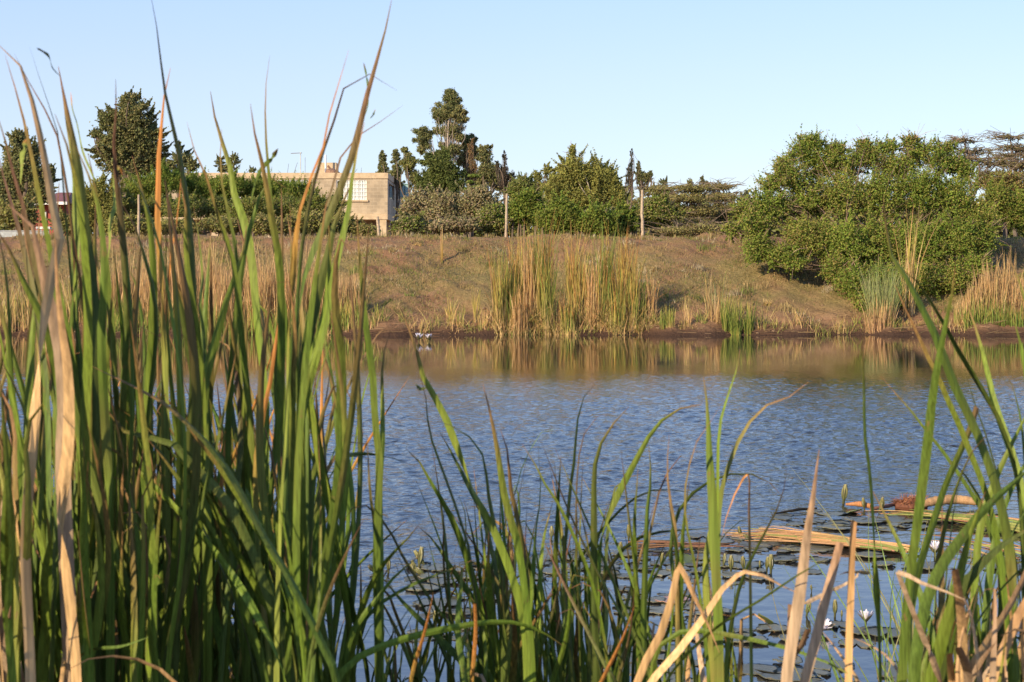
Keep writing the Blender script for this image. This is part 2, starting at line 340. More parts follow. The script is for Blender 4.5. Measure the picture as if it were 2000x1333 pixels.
def plant(name, label, cat, Y, blobs, n, leaf, pal, base=None, group=None, sub=9, subr=0.28, trunk_r=0.12, up=0.5, aspect=0.55,
          bark=(0.16, 0.12, 0.09), dz=0.8, seed=1, limbs=True, twigs=0, twig_col=(0.22, 0.14, 0.10), twig_r=0.012, drop=0, shell=1.7, solid=0.25, crown="crown", spray=1.0, twl=1.0, flat=1.0, stemname="trunk", ntrunk=1):
    """blobs: (px, py, rx, ry) as seen from the photograph's spot, each a real ellipsoid of leaves round branch ends at distance Y"""
    rng = np.random.default_rng(seed); n = int(n * (2.6 if Y < 55 else 3.8)); leaf *= .86 if Y < 55 else .68; sub = int(sub * 2.6); subr *= .72; solid = solid if solid < .06 else (.34 if solid > .4 else .30 if Y < 69 else .13)
    bx = base if base is not None else blobs[0][0]
    gx_ = (bx - 1000) / F * Y; root = np.array([gx_, Y, float(gz(gx_, Y)) - 0.1])
    t = empty(name, root + np.array([0, 0, .1])); tag(t, label, cat, group)
    wts = np.array([b[2] * b[3] for b in blobs], float); wts /= wts.sum()
    m = MB(); br = MB(); tips = []
    for b, wt in zip(blobs, wts):
        Yb = b[4] if len(b) > 4 else Y; c = P(b[0], b[1], Yb); R = np.array([b[2] / F * Yb, b[2] / F * Yb * dz, b[3] / F * Yb])
        c[1] += rng.uniform(-.3, .3) * R[1]
        ns = max(3, int(sub * math.sqrt(max(R[0], R[2]) / 0.5))) if sub < 100 else int(sub * wt)
        u = rand_unit(rng, ns) * (rng.random((ns, 1)) ** (1 / shell)); u[:, 1] = -np.abs(u[:, 1]) * 0.9 + rng.random(ns) * .9
        sc_ = c + u * R; r_s = subr * min(R[0], R[2] * 1.4) * rng.uniform(.55, 1.3, ns)
        nl = int(n * wt); nb = int(nl * solid)
        k = rng.integers(0, ns, nl - nb)
        off = rng.normal(0, .5, (nl - nb, 3)) * r_s[k][:, None] * np.array([1, 1, .75 * flat])
        dr = u + rng.normal(0, .35, u.shape) + np.array([0, -.1, .45 * flat]); dr /= np.linalg.norm(dr, axis=1)[:, None]
        sl = rng.uniform(-1.3, 1.5, nl - nb) + (rng.random(nl - nb) < .20) * rng.uniform(.3, 2.2, nl - nb); off = off * (1 - spray * (1 - np.clip(.75 - .35 * sl, .2, 1)))[:, None] * (1.25 if spray < .5 else 1)
        cen = sc_[k] + off + dr[k] * (sl * r_s[k] * .95 * spray)[:, None] * np.array([1, 1, flat ** .5])
        if nb: cen = np.vstack([cen, c + rand_unit(rng, nb) * (rng.random((nb, 1)) ** .4) * R * .80 * (1 + .16 * np.sin(rng.random((nb, 1)) * 40))])
        z0 = gz(cen[:, 0], cen[:, 1]) + 0.02; cen = cen[cen[:, 2] > z0]
        v, f, q = leaf_quads(rng, cen, rng.uniform(.7, 1.3, len(cen)) * leaf, up, aspect, drop)
        cl = np.repeat(pick(rng, [pal[i % len(pal)] for i in rng.integers(0, len(pal), 3)] + list(pal), len(cen), .13), 4, 0)
        m.add(v, f, cl); tips.append((c, R, sc_))
    m.build(crown, M_FOL, t)
    top = np.mean([x[0] for x in tips], 0)
    cz = min(x[0][2] - x[1][2] * 0.3 for x in tips)
    for q in range(ntrunk):
        r0 = root + np.array([rng.uniform(-1, 1) * .5 * (ntrunk > 1) * (1 + ntrunk * .15), rng.uniform(-.3, .3) * (ntrunk > 1), 0])
        fork = np.array([root[0] * .4 + top[0] * .6 if ntrunk == 1 else r0[0], Y, max(root[2] + 0.25 * (top[2] - root[2]), min(cz, root[2] + .55 * (top[2] - root[2])))])
        br.tube(bend(rng, r0, fork, 6, .03), np.linspace(trunk_r, trunk_r * .7, 6), bark, 8)
        sel = tips if ntrunk == 1 else tips[q::ntrunk]
        for c, R, sc_ in sel:
            br.tube(bend(rng, fork, c, 7, .08), np.linspace(trunk_r * .6, trunk_r * .22, 7), bark, 6)
            if limbs:
                for s_ in sc_[:: max(1, len(sc_) // 14)]:
                    br.tube(bend(rng, c * .5 + fork * .5 if rng.random() < .5 else c, s_, 5, .1), np.linspace(trunk_r * .2, trunk_r * .07, 5), bark, 4, False)
    if twigs:
        tw = br; al = np.vstack([x[2] for x in tips]); ce = np.vstack([np.repeat(x[0][None], len(x[2]), 0) for x in tips])
        idx = rng.integers(0, len(al), twigs)
        for i in idx:
            a = al[i]; d = a - ce[i]; d = d / (np.linalg.norm(d) + 1e-6) + rng.normal(0, .45, 3); d[2] *= .35 + .65 * flat; L = rng.uniform(.15, .55) * np.linalg.norm(tips[0][1]) * .35 * twl
            e = a + d * L; e[2] += L * .2
            tw.tube(bend(rng, a - d * L * .6, e, 4, .1), np.linspace(twig_r, twig_r * .35, 4), np.array(twig_col) * rng.uniform(.7, 1.3), 3, False)
    br.build(stemname, M_BARK, t, True)
    return t

G_DARK = [(0.159, 0.176, 0.068), (0.224, 0.225, 0.09), (0.131, 0.142, 0.061), (0.282, 0.251, 0.105)]
G_HEDGE = [(0.158, 0.221, 0.037), (0.196, 0.244, 0.048), (0.118, 0.175, 0.031), (0.235, 0.244, 0.053)]
G_GREY = [(0.277, 0.255, 0.121), (0.343, 0.283, 0.148), (0.212, 0.209, 0.081), (0.392, 0.299, 0.176)]
G_BUSH = [(0.172, 0.244, 0.04), (0.224, 0.286, 0.05), (0.145, 0.204, 0.035), (0.264, 0.272, 0.059), (0.304, 0.244, 0.08)]
G_OLIVE = [(0.259, 0.255, 0.069), (0.319, 0.301, 0.082), (0.198, 0.209, 0.058)]
G_ACA = [(0.255, 0.234, 0.085), (0.307, 0.257, 0.105), (0.221, 0.218, 0.07), (0.358, 0.281, 0.126)]
G_BROWN = [(0.369, 0.203, 0.107), (0.295, 0.186, 0.091), (0.221, 0.186, 0.077)]

plant("leafy_tree", "tall dark round-headed tree with loose pale sprays, tallest left of the house", "tree", 75,
      [(262, 250, 46, 62), (235, 285, 42, 52), (290, 285, 36, 50), (250, 205, 26, 30), (212, 235, 26, 26), (205, 290, 26, 30), (255, 325, 62, 30), (185, 262, 14, 10)],
      30000, .17, G_DARK, base=262, sub=14, trunk_r=.28, seed=11)
plant("leafy_tree", "dark broadleaf tree at the picture's edge standing over the red house roof", "tree", 62,
      [(45, 320, 44, 50), (15, 370, 42, 55), (75, 365, 34, 45), (38, 272, 22, 18), (95, 340, 16, 22)], 20000, .15, G_DARK, base=30, sub=12, trunk_r=.22, seed=12)
plant("young_tree", "thin open young tree with airy top right of the round-headed tree", "tree", 72,
      [(350, 315, 22, 24), (350, 288, 9, 12), (375, 325, 16, 14), (330, 325, 16, 14)], 3200, .15, G_DARK, base=350, sub=7, trunk_r=.09, seed=13)
plant("young_tree", "sparse young tree poking above the house parapet between reed tips", "tree", 118,
      [(430, 318, 12, 16), (458, 312, 14, 14), (445, 330, 20, 10), (492, 333, 12, 6)], 1800, .2, G_DARK, base=445, sub=6, trunk_r=.09, seed=14, limbs=True)
plant("conifer", "pale olive feathery bush beside the patch of open sky near the red house", "tree", 60,
      [(175, 400, 20, 45), (195, 380, 22, 40), (165, 425, 24, 35), (210, 420, 24, 40), (225, 390, 22, 46)], 11000, .11, G_OLIVE, base=190, sub=10, trunk_r=.1, seed=15)
hb = [("wide light green spreading tree in front of the house, part under the round-headed tree", [(285, 370, 46, 32), (325, 355, 44, 28), (300, 400, 50, 25), (262, 385, 20, 32)], 300),
      ("bright green frond-leaved tree hiding the middle of the house wall", [(400, 370, 50, 30), (445, 362, 46, 26), (420, 396, 56, 20), (370, 358, 34, 18)], 410),
      ("bright green frond-leaved tree whose crown ends beside the house window", [(520, 372, 46, 28), (565, 376, 42, 30), (600, 390, 30, 30), (540, 402, 58, 22), (490, 372, 34, 26)], 550)]
for i, (lb, bl, bx) in enumerate(hb):
    plant("spreading_tree", lb, "tree", 66 + i, bl, 15000, .15, G_HEDGE, base=bx, sub=12, subr=.3, trunk_r=.14, up=.4, aspect=.3, drop=.7, seed=20 + i, group="leafy trees in front of the house")
# scrub in front of the house, low and dull
for i, (x, y, rx, ry) in enumerate([(250, 440, 50, 24), (340, 442, 50, 20), (430, 440, 48, 20), (520, 440, 48, 24), (600, 436, 50, 26), (665, 440, 44, 24), (715, 450, 26, 13), (135, 440, 36, 26), (30, 420, 44, 34)]):
    plant("thorn_scrub", ["low dull thorn scrub under the spreading trees", "low dull thorn scrub growing against the foot of the house"][x > 480], "bush", 50 + (i % 3),
          [(x, y, rx, ry), (x + rx * .5, y + ry * .2, rx * .7, ry * .7)], 5200, .09, G_ACA + G_OLIVE, base=x, sub=10, trunk_r=.05, seed=30 + i,
          group=["scrub under the spreading trees", "scrub at the foot of the house"][x > 480], twigs=60, twig_r=.012, flat=.5, ntrunk=3, stemname="stems")

for i, x in enumerate([232, 290, 350, 412, 475, 540, 600, 636]):
    plant("shrub", "green shrub filling the space under the spreading trees before the house", "bush", 61 + (i % 2), [(x, 412, 40, 26), (x + 15, 400, 30, 20)], 5200, .12, G_HEDGE + G_OLIVE + G_DARK, base=x, sub=9, trunk_r=.04,
          seed=140 + i, group="shrubs under the spreading trees", ntrunk=3, stemname="stems", aspect=.35, drop=.4)
# eucalyptus and its neighbours
plant("eucalyptus_tree", "tallest tree, slender eucalyptus with bare pale trunk and clumped crown", "tree", 82,
      [(880, 195, 20, 22), (868, 222, 24, 22), (895, 228, 20, 22), (878, 258, 26, 20), (898, 268, 14, 12), (865, 285, 10, 8), (828, 268, 20, 24), (822, 290, 12, 12), (882, 292, 20, 14)],
      15000, .16, G_DARK, base=886, sub=9, subr=.34, trunk_r=.085, bark=(.42, .34, .28), seed=41, drop=.6, aspect=.4, spray=.15)
for args in [
    ("eucalyptus_tree", "short eucalyptus with rounded head just right of the tallest tree", [(915, 282, 18, 24), (908, 312, 20, 20), (925, 300, 14, 16)], 915, G_DARK, 5600, 84, .15),
    ("eucalyptus_tree", "narrow upright young eucalyptus beside the corner of the house roof", [(747, 310, 9, 18), (750, 335, 14, 18)], 748, G_DARK, 2400, 104, .18),
    ("eucalyptus_tree", "slim young eucalyptus, second from the house roof corner", [(772, 308, 10, 16), (775, 335, 14, 20), (780, 360, 10, 10)], 774, G_DARK, 2600, 100, .17),
    ("eucalyptus_tree", "forked young eucalyptus, third from the house corner, paler lit crown", [(798, 320, 18, 26), (812, 350, 16, 22), (790, 295, 8, 8)], 800, G_DARK + G_OLIVE, 4600, 92, .16),
    ("dense_tree", "dense dark rounded tree standing below the tallest eucalyptus", [(862, 330, 38, 36), (840, 360, 34, 26), (885, 360, 32, 36), (865, 305, 20, 16)], 862, [(.11, .14, .04), (.15, .17, .05)], 17000, 76, .14),
    ("dense_tree", "grey green tree with pointed head left of the reddish needle tree", [(948, 305, 18, 28), (955, 335, 26, 24), (938, 350, 22, 24), (968, 350, 18, 26)], 950, G_DARK, 9000, 80, .14),
    ("needle_tree", "reddish brown half-dry needle tree between the eucalyptus and the pointed head tree", [(920, 300, 7, 34), (915, 345, 14, 28), (925, 330, 12, 24)], 918, G_BROWN, 4200, 77, .13),
    ("needle_tree", "dark spiky casuarina with feathery upright tips before a gap of sky", [(986, 312, 5, 22), (984, 340, 14, 22), (990, 360, 22, 20), (972, 325, 5, 16), (1000, 345, 8, 16)], 986, [(.05, .055, .035), (.08, .06, .045)], 6500, 78, .12),
    ("young_tree", "sparse slender tree with see-through crown left of the big round tree", [(1052, 350, 12, 22), (1068, 335, 10, 18), (1045, 372, 14, 16), (1075, 365, 14, 20)], 1058, G_OLIVE, 3000, 74, .13),
    ("needle_tree", "thin leaning casuarina spire, tallest behind the two fence posts", [(1234, 310, 4, 22), (1231, 335, 7, 20), (1228, 352, 9, 20)], 1231, [(.07, .08, .06), (.1, .1, .07)], 2200, 80, .11),
    ("young_tree", "small thin tree right of the leaning casuarina spire", [(1247, 325, 5, 14), (1250, 345, 9, 18), (1262, 350, 10, 16), (1270, 340, 5, 8)], 1252, G_DARK, 2400, 80, .13),
    ("young_tree", "small open tree poking out above the thorn thicket", [(1298, 362, 9, 14), (1292, 372, 12, 10)], 1297, G_DARK, 1200, 80, .13),
    ("young_tree", "two-tipped small tree showing over the thorn thicket beside the big bush", [(1348, 358, 6, 14), (1372, 355, 5, 14), (1380, 362, 5, 12), (1360, 372, 18, 8)], 1362, G_DARK, 1700, 80, .13)]:
    plant(args[0], args[1], "tree", args[6], args[2], args[5], args[7], args[4], base=args[3], sub=8, trunk_r=.09, seed=sum(ord(c) for c in args[1]) % 997, up=.2, drop=.2, aspect=.22 if args[0][:3] == 'nee' else .55, spray=.25 if args[0][:3] == 'euc' else (.55 if args[0][:3] == 'den' else 1.0))
plant("round_tree", "large round olive tree with pale branches and spike top, behind the two fence posts", "tree", 58,
      [(1120, 340, 40, 40), (1165, 350, 44, 40), (1095, 365, 34, 38), (1195, 372, 28, 36), (1140, 385, 62, 28), (1118, 298, 9, 16), (1085, 385, 24, 24), (1210, 385, 18, 26)],
      30000, .105, G_OLIVE, base=1148, sub=14, subr=.27, trunk_r=.06, bark=(.40, .33, .24), seed=61, twigs=60, twig_col=(.42, .35, .26), ntrunk=4, twig_r=.02, stemname="branches")
# greyish scrub right of the house and green hedge shrubs behind the posts
i = 0
for x, y, rx, ry, Y, pal, lb in [
    (815, 412, 38, 30, 53, G_GREY, "dusty grey scrub bush against the shaded side of the house"),
    (865, 420, 40, 34, 52, G_GREY, "dusty grey scrub bush below the dense dark rounded tree"),
    (930, 405, 46, 30, 52, G_GREY, "dusty scrub bush with light tops left of the first fence post"),
    (960, 435, 34, 26, 50, G_HEDGE + G_GREY, "low bush with a few red flowers just left of the first fence post"),
    (885, 448, 52, 14, 49, G_GREY, "long low scrub mat on the bank crest right of the house"),
    (800, 448, 34, 16, 49, G_GREY + G_HEDGE, "low mixed scrub clump at the base of the shaded house corner"),
    (1030, 415, 40, 36, 50, G_HEDGE, "bright green shrub directly right of the first fence post"),
    (1095, 430, 46, 32, 49, G_HEDGE, "bright green shrub under the round olive tree's left half"),
    (1165, 440, 46, 26, 49, G_HEDGE, "bright green shrub under the round olive tree's right half"),
    (1215, 440, 34, 24, 50, G_HEDGE, "bright green shrub just left of the taller fence post"),
    (1285, 425, 44, 32, 51, G_ACA + G_HEDGE, "dull bush just right of the taller fence post"),
    (1020, 375, 30, 20, 60, G_HEDGE + G_DARK, "dark green shrub behind the first fence post and the bright shrubs")]:
    y -= 8; ry *= 1.2
    plant("shrub", lb, "bush", Y, [(x, y, rx, ry), (x - rx * .5, y + ry * .25, rx * .6, ry * .65), (x + rx * .5, y + ry * .2, rx * .6, ry * .7), (x + rx * .1, y - ry * .5, rx * .5, ry * .55)],
          11000 if pal is not G_GREY else 8500, .085, pal, base=x, sub=13, subr=.26, trunk_r=.04, seed=70 + i, twigs=70, twig_r=.010,
          twig_col=(.3, .22, .16), ntrunk=3, stemname="stems"); i += 1
# light green succulent-looking bush with tiers
plant("tiered_shrub", "small yellow green tiered shrub against the dark dense tree", "bush", 66, [(925, 344, 14, 4), (918, 356, 9, 4), (930, 366, 10, 4), (914, 370, 9, 4)], 2200, .1,
      [(.2, .25, .05), (.16, .22, .05)], base=922, sub=6, trunk_r=.05, seed=90, flat=.4)
# far-off wood closing the view between the trunks
def treeline(Y, rows, n, seed):
    rng = np.random.default_rng(seed); m = MB()
    px = rng.uniform(-150, 2150, n); hgt = 16 * (.6 + .4 * np.sin(px * .031 + seed)) + 10 * np.sin(px * .083) + 8 * np.sin(px * .19 + 1)
    top = rows - hgt; py = top + (475 - top) * rng.random(n) ** .8; dep = Y + rng.uniform(-3, 3, n)
    cen = np.stack([(px - 1000) / F * dep, dep, EYE - (py - HOR) / F * dep], -1) + rng.normal(0, .12, (n, 3))
    v, f, q = leaf_quads(rng, cen, rng.uniform(.25, .5, n), .3, .7); m.add(v, f, np.repeat(pick(rng, G_DARK + G_OLIVE, n, .2), 4, 0)); return m
tag(treeline(120, 402, 60000, 1).build("treeline", M_FOL), "far-off wood seen as a low green mass between the nearer trees", "woodland", kind="stuff")
# flat-topped acacias
def acacia(label, Y, blobs, n, base, seed, group=None, leaf=.07, twigs=160, bark=(.17, .13, .10), solid=.1, pal=G_ACA):
    plant("acacia_tree", label, "tree", Y, blobs, n, leaf, pal, base=base, sub=18, subr=.22, trunk_r=.09, seed=seed, flat=.28, up=1.0, aspect=.5, twl=3.0, spray=1.6,
          twigs=twigs, twig_r=.014, twig_col=(.2, .15, .11), bark=bark, group=group, solid=solid)
acacia("flat thorny acacia right behind the taller fence post", 54, [(1290, 372, 46, 12), (1280, 395, 44, 12), (1310, 412, 48, 14)], 9000, 1295, 101)
acacia("wide flat thorny acacia in the middle of the thicket", 53, [(1350, 368, 50, 9), (1345, 388, 56, 12), (1360, 412, 56, 14), (1330, 436, 50, 18)], 12000, 1350, 102)
acacia("flat thorny acacia whose bare top touches the big bush", 55, [(1405, 366, 42, 8), (1410, 386, 46, 12), (1405, 412, 44, 16), (1400, 440, 40, 18)], 11000, 1405, 103)
acacia("low spreading acacia at the bank crest in front of the thicket", 49, [(1380, 448, 56, 14), (1320, 452, 50, 11)], 7000, 1360, 104)
acacia("tall flat-topped acacia rising behind the big bush with bare grey upper branches", 60, [(1885, 275, 36, 5), (1905, 296, 56, 8), (1880, 312, 46, 8), (1935, 320, 52, 10)], 5200, 1900, 105, twigs=320, solid=.02)
acacia("tall flat-topped acacia with layered crown cut by the picture's edge", 62, [(1975, 268, 40, 6), (1985, 288, 44, 8), (1965, 308, 44, 9), (1990, 325, 40, 12), (2010, 300, 30, 12)], 9000, 1985, 106, twigs=300, solid=.02)
acacia("dark brown green layered acacia below the tall one at the picture's edge", 54, [(1960, 345, 56, 14), (1985, 365, 50, 16), (1935, 360, 40, 14), (1990, 395, 40, 20)], 15000, 1960, 107, pal=G_OLIVE + G_BROWN)
plant("shrub", "light green shrub at the picture's edge beside the big bush on the bank top", "bush", 45,
      [(1965, 405, 40, 40), (1990, 430, 34, 28), (1945, 385, 34, 30), (2005, 400, 30, 40)], 14000, .06, G_BUSH, base=1970, sub=14, trunk_r=.05, seed=108, twigs=90, twig_r=.008, ntrunk=3, stemname="stems")
# the big bush on the bank
bb = [(1575, 300, 42, 30), (1545, 345, 40, 34), (1500, 400, 42, 34), (1470, 440, 38, 34), (1480, 485, 36, 30), (1530, 500, 40, 26), (1570, 390, 52, 48), (1615, 320, 40, 36),
      (1660, 315, 40, 32), (1705, 305, 38, 28), (1750, 325, 40, 30), (1800, 298, 42, 26), (1845, 320, 34, 26), (1640, 385, 56, 56), (1720, 385, 56, 56), (1800, 375, 56, 54), (1865, 385, 44, 44), (1900, 425, 40, 42),
      (1580, 465, 52, 44), (1645, 480, 54, 52), (1720, 480, 56, 56), (1800, 480, 56, 56), (1870, 475, 50, 50), (1915, 470, 36, 42), (1665, 550, 44, 36), (1735, 550, 48, 40), (1805, 548, 48, 38),
      (1865, 545, 42, 34), (1690, 590, 30, 24), (1760, 590, 34, 20), (1905, 520, 34, 28), (1585, 275, 26, 18), (1528, 322, 24, 18), (1505, 360, 24, 20), (1450, 412, 22, 20), (1430, 450, 18, 18), (1635, 525, 36, 30), (1555, 515, 26, 18), (1635, 288, 24, 14), (1735, 285, 24, 16), (1690, 282, 20, 14), (1780, 276, 22, 14), (1850, 290, 24, 16), (1880, 330, 30, 22), (1930, 430, 26, 26)]
bb = [(x, y, rx * 1.12, ry * 1.1, float(np.interp(y, [300, 430, 520, 600], [41.2, 40.4, 39.2, 38.3]))) for x, y, rx, ry in bb]
plant("thicket_bush", "huge sprawling green bush covering the bank slope down to the water", "bush", 40.2, bb, 130000, .056, G_BUSH, base=1690, sub=13, subr=.30, trunk_r=.03,
      seed=120, twl=1.6, twigs=1500, twig_r=.008, twig_col=(.42, .28, .20), dz=1.0, ntrunk=5, stemname="stems", solid=.5, bark=(.22, .15, .11), aspect=.65, shell=1.5, spray=1.1)

# ------------------------------------------------------------------ fence posts
M_POST = plain("weathered_wood", (.42, .32, .22), .9, nscale=20, var=.4, bump=.004)
for px, y0, y1, Y, wp, lean, lb in [(988, 379, 464, 44.6, 5.0, 2, "thin greenish grey wooden fence post among bright shrubs, shorter of two"),
                                 (1255, 372, 468, 44.3, 6.2, -1, "pale straight wooden fence post standing alone on the bank crest, taller of two"),
                                 (271, 381, 462, 46, 5, 0, "short pale wooden post under the spreading tree, half hidden by reeds"),
                                 (742, 424, 462, 46, 6, -5, "leaning broken stub of a wooden post at the house's corner column")]:
    X = (px - 1000) / F * Y; zb = float(gz(X, Y)) - .15; top = P(px + lean, y0, Y)
    m = MB(); r = np.random.default_rng(px); k = 10; pts = np.linspace([X, Y, zb], top, k) + r.normal(0, .006, (k, 3))
    m.tube(pts, wp / 2 / F * Y * (1.1 - .2 * np.linspace(0, 1, k)) * r.uniform(.92, 1.08, k), np.array([.5, .4, .3]), 9)
    tag(m.build("fence_post", M_POST, origin=(X, Y, zb), smooth=True), lb, "fence post", "wooden fence posts on the bank top")

# ------------------------------------------------------------------ block house
def block_mat():
    m, n, l = newmat("concrete_block")
    tc = N(n, "ShaderNodeTexCoord"); sp = N(n, "ShaderNodeSeparateXYZ"); l.new(tc.outputs["Object"], sp.inputs[0])
    ad = N(n, "ShaderNodeMath", operation='ADD'); l.new(sp.outputs["X"], ad.inputs[0]); l.new(sp.outputs["Y"], ad.inputs[1])
    cb = N(n, "ShaderNodeCombineXYZ"); l.new(ad.outputs[0], cb.inputs[0]); l.new(sp.outputs["Z"], cb.inputs[1])
    br = N(n, "ShaderNodeTexBrick"); l.new(cb.outputs[0], br.inputs["Vector"]); br.inputs["Scale"].default_value = 1.0
    br.inputs["Brick Width"].default_value = .42; br.inputs["Row Height"].default_value = .21; br.inputs["Mortar Size"].default_value = .012
    br.inputs["Color1"].default_value = (.44, .345, .235, 1); br.inputs["Color2"].default_value = (.33, .26, .18, 1); br.inputs["Mortar"].default_value = (.46, .37, .26, 1)
    mp = mapping(n, l, (1, 1, 1)); st = ramp(n, l, noise(n, l, 1.2, 6, mp), [(.3, .72), (.7, 1.1)])
    c = mixc(n, l, 1, br.outputs[0], st, 'MULTIPLY')
    pb = N(n, "ShaderNodeBsdfPrincipled"); l.new(c, pb.inputs["Base Color"]); pb.inputs["Roughness"].default_value = .95
    o = N(n, "ShaderNodeOutputMaterial"); l.new(pb.outputs[0], o.inputs[0]); return m
M_BLOCK = block_mat(); M_CONC = plain("concrete", (.52, .39, .25), .9, nscale=3, var=.25, bump=.01)
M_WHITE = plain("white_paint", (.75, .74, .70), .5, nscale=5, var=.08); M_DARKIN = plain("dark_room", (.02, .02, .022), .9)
M_GLASS = plain("window_glass", (.20, .24, .25), .08, nscale=1, var=.1); M_CURT = plain("curtain", (.62, .64, .62), .8, nscale=6, var=.15)
M_METAL = plain("grey_metal", (.35, .35, .36), .5, .6, nscale=6)
Yh = 95.0
def hx(px): return (px - 1000) / F * Yh
def hz(py): return EYE - (py - HOR) / F * Yh
hz0 = 2.2; xr = hx(757); xl = hx(300); yb = Yh + 13
house = empty("block_house", ((xl + xr) / 2, Yh, 2.3)); tag(house, "unfinished grey block house with flat roof and one white grilled window", "house")
m = MB(); wins = [(hx(657), hx(716), hz(391), hz(352)), (hx(540), hx(606), hz(391), hz(352)), (hx(420), hx(470), hz(391), hz(352))]
zt = hz(349); zs = hz(418)
xsplit = sorted([xl, xr] + [a for w_ in wins for a in w_[:2]])
for a, b in zip(xsplit[:-1], xsplit[1:]):
    wn = [w_ for w_ in wins if abs(w_[0] - a) < 1e-6]
    if wn:
        m.box(a, b, Yh, Yh + .2, zs, wn[0][2]); m.box(a, b, Yh, Yh + .2, wn[0][3], zt)
    else: m.box(a, b, Yh, Yh + .2, zs, zt)
sw = (Yh + 1.2, Yh + 5.4, hz(384), hz(356))      # opening in the shaded side wall
m.box(xr - .2, xr, Yh + .2, sw[0], zs, zt); m.box(xr - .2, xr, sw[1], yb, zs, zt); m.box(xr - .2, xr, sw[0], sw[1], zs, sw[2]); m.box(xr - .2, xr, sw[0], sw[1], sw[3], zt)
m.box(xl, xl + .2, Yh + .2, yb, zs, zt); m.box(xl + .2, xr - .2, yb - .2, yb, zs, zt)
m.box(xl, xr, Yh + 2.4, Yh + 2.6, hz0, zs - .3)
m.build("wall", M_BLOCK, house)
m = MB(); m.box(xl - .05, xr + .03, Yh - .05, yb + .05, zt, hz(338)); m.build("parapet", M_CONC, house)
m = MB(); m.box(xl - .1, xr + .02, Yh - .25, yb + .1, zs - .34, zs); m.build("floor_slab", M_CONC, house)
for px in (748.5, 640, 530, 420, 320):
    m = MB(); X = hx(px); m.box(X - .2, X + .2, Yh - .2, Yh + .2, hz0, zs - .34); m.build("column", M_CONC, house)
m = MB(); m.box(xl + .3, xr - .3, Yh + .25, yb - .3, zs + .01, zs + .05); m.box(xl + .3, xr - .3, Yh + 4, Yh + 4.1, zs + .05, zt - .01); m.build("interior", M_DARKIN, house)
for i, (a, b, z0, z1) in enumerate(wins):
    fr = MB(); t_ = .05
    fr.box(a, b, Yh + .04, Yh + .10, z1 - t_, z1); fr.box(a, b, Yh + .04, Yh + .10, z0, z0 + t_); fr.box(a, a + t_, Yh + .04, Yh + .10, z0 + t_, z1 - t_); fr.box(b - t_, b, Yh + .04, Yh + .10, z0 + t_, z1 - t_)
    x1 = a + (b - a) * .25; x2 = a + (b - a) * .70
    fr.box(x1 - .03, x1 + .03, Yh + .04, Yh + .10, z0 + t_, z1 - t_); fr.box(x2 - .04, x2 + .04, Yh + .04, Yh + .10, z0 + t_, z1 - t_)
    wo_ = fr.build("window", M_WHITE, house)
    g = MB(); g.box(x1 + .03, b - t_, Yh + .075, Yh + .085, z0 + t_, z1 - t_); g.build("pane", M_CURT, wo_)
    g = MB()
    for q in range(1, 12):
        X = a + (b - a) * q / 12
        if X > x1: g.box(X - .011, X + .011, Yh + .01, Yh + .03, z0, z1)
    for q in range(1, 5): g.box(x1, b, Yh - .002, Yh + .01, z0 + (z1 - z0) * q / 5 - .011, z0 + (z1 - z0) * q / 5 + .011)
    g.build("grille", M_METAL if i else M_WHITE, wo_)
m = MB(); a, b, z0, z1 = wins[0]; m.box(a - .1, b + .1, Yh - .09, Yh - .001, z0 - .1, z0 - .002); m.build("window_sill", M_CONC, house)
m = MB(); m.box(xr - .12, xr - .08, sw[0] + 1.6, sw[1], sw[2], sw[3]); m.build("side_window_pane", M_GLASS, house)
cs = MB(); ya = Yh + 9.0                           # casement swung open from the side wall
z0, z1 = EYE + (HOR - 385) / F * ya, EYE + (HOR - 361) / F * ya
for q in range(3):
    X = xr + .03 + q * .36; cs.box(X, X + .05, ya, ya + .05, z0, z1)
cs.box(xr + .03, xr + .8, ya - .002, ya + .048, z1, z1 + .05); cs.box(xr + .03, xr + .8, ya - .002, ya + .048, z0 - .05, z0)
ow = cs.build("open_casement", plain("green_frame", (.10, .20, .17), .5), house)
g = MB(); g.box(xr + .08, xr + .74, ya + .02, ya + .03, z0, z1); g.build("pane", plain("teal_glass", (.30, .42, .42), .1), ow)
m = MB(); zr = hz(338)
m.box(hx(608), hx(646), Yh + 3, Yh + 4.3, zr - .3, EYE + (HOR - 318) / F * (Yh + 3)); m.build("cistern", M_CONC, house)
m = MB(); m.tube([P(636, 345, Yh + 2.5), P(636, 303, Yh + 2.5)], .06, (.7, .7, .7), 8); m.build("vent_pipe", M_WHITE, house)
m = MB(); m.tube([P(650, 341, Yh + 2), P(650, 334, Yh + 2), P(652, 330, Yh + 2)], [.5, .42, .1], (.3, .2, .15), 12); m.tube([P(640, 324, Yh + 2), P(648, 334, Yh + 2)], .07, (.1, .1, .1), 6); m.build("rusty_drum", plain("rust", (.24, .13, .08), .8, var=.4), house)
m = MB(); m.tube([P(587, 345, Yh + 1), P(587, 298, Yh + 1)], .03, (.4, .4, .4), 6); m.tube([P(568, 300, Yh + 1), P(590, 299, Yh + 1)], .025, (.4, .4, .4), 5)
for q in range(6): m.tube([P(570 + q * 3.4, 300, Yh + .8), P(570 + q * 3.4, 300, Yh + 1.25)], .012, (.4, .4, .4), 4)
m.build("antenna", M_METAL, house)
m = MB()
for px, a_, b_ in [(596, 308, 0), (561, 320, 3), (573, 318, 8), (531, 326, 0), (528, 330, -2), (705, 328, 1), (690, 330, 8), (515, 332, 0), (620, 332, 2)]:
    m.tube([P(px, 341, Yh + .6), P(px + b_, a_, Yh + .6)], .014, (.2, .15, .12), 4)
m.build("starter_bars", M_METAL, house)

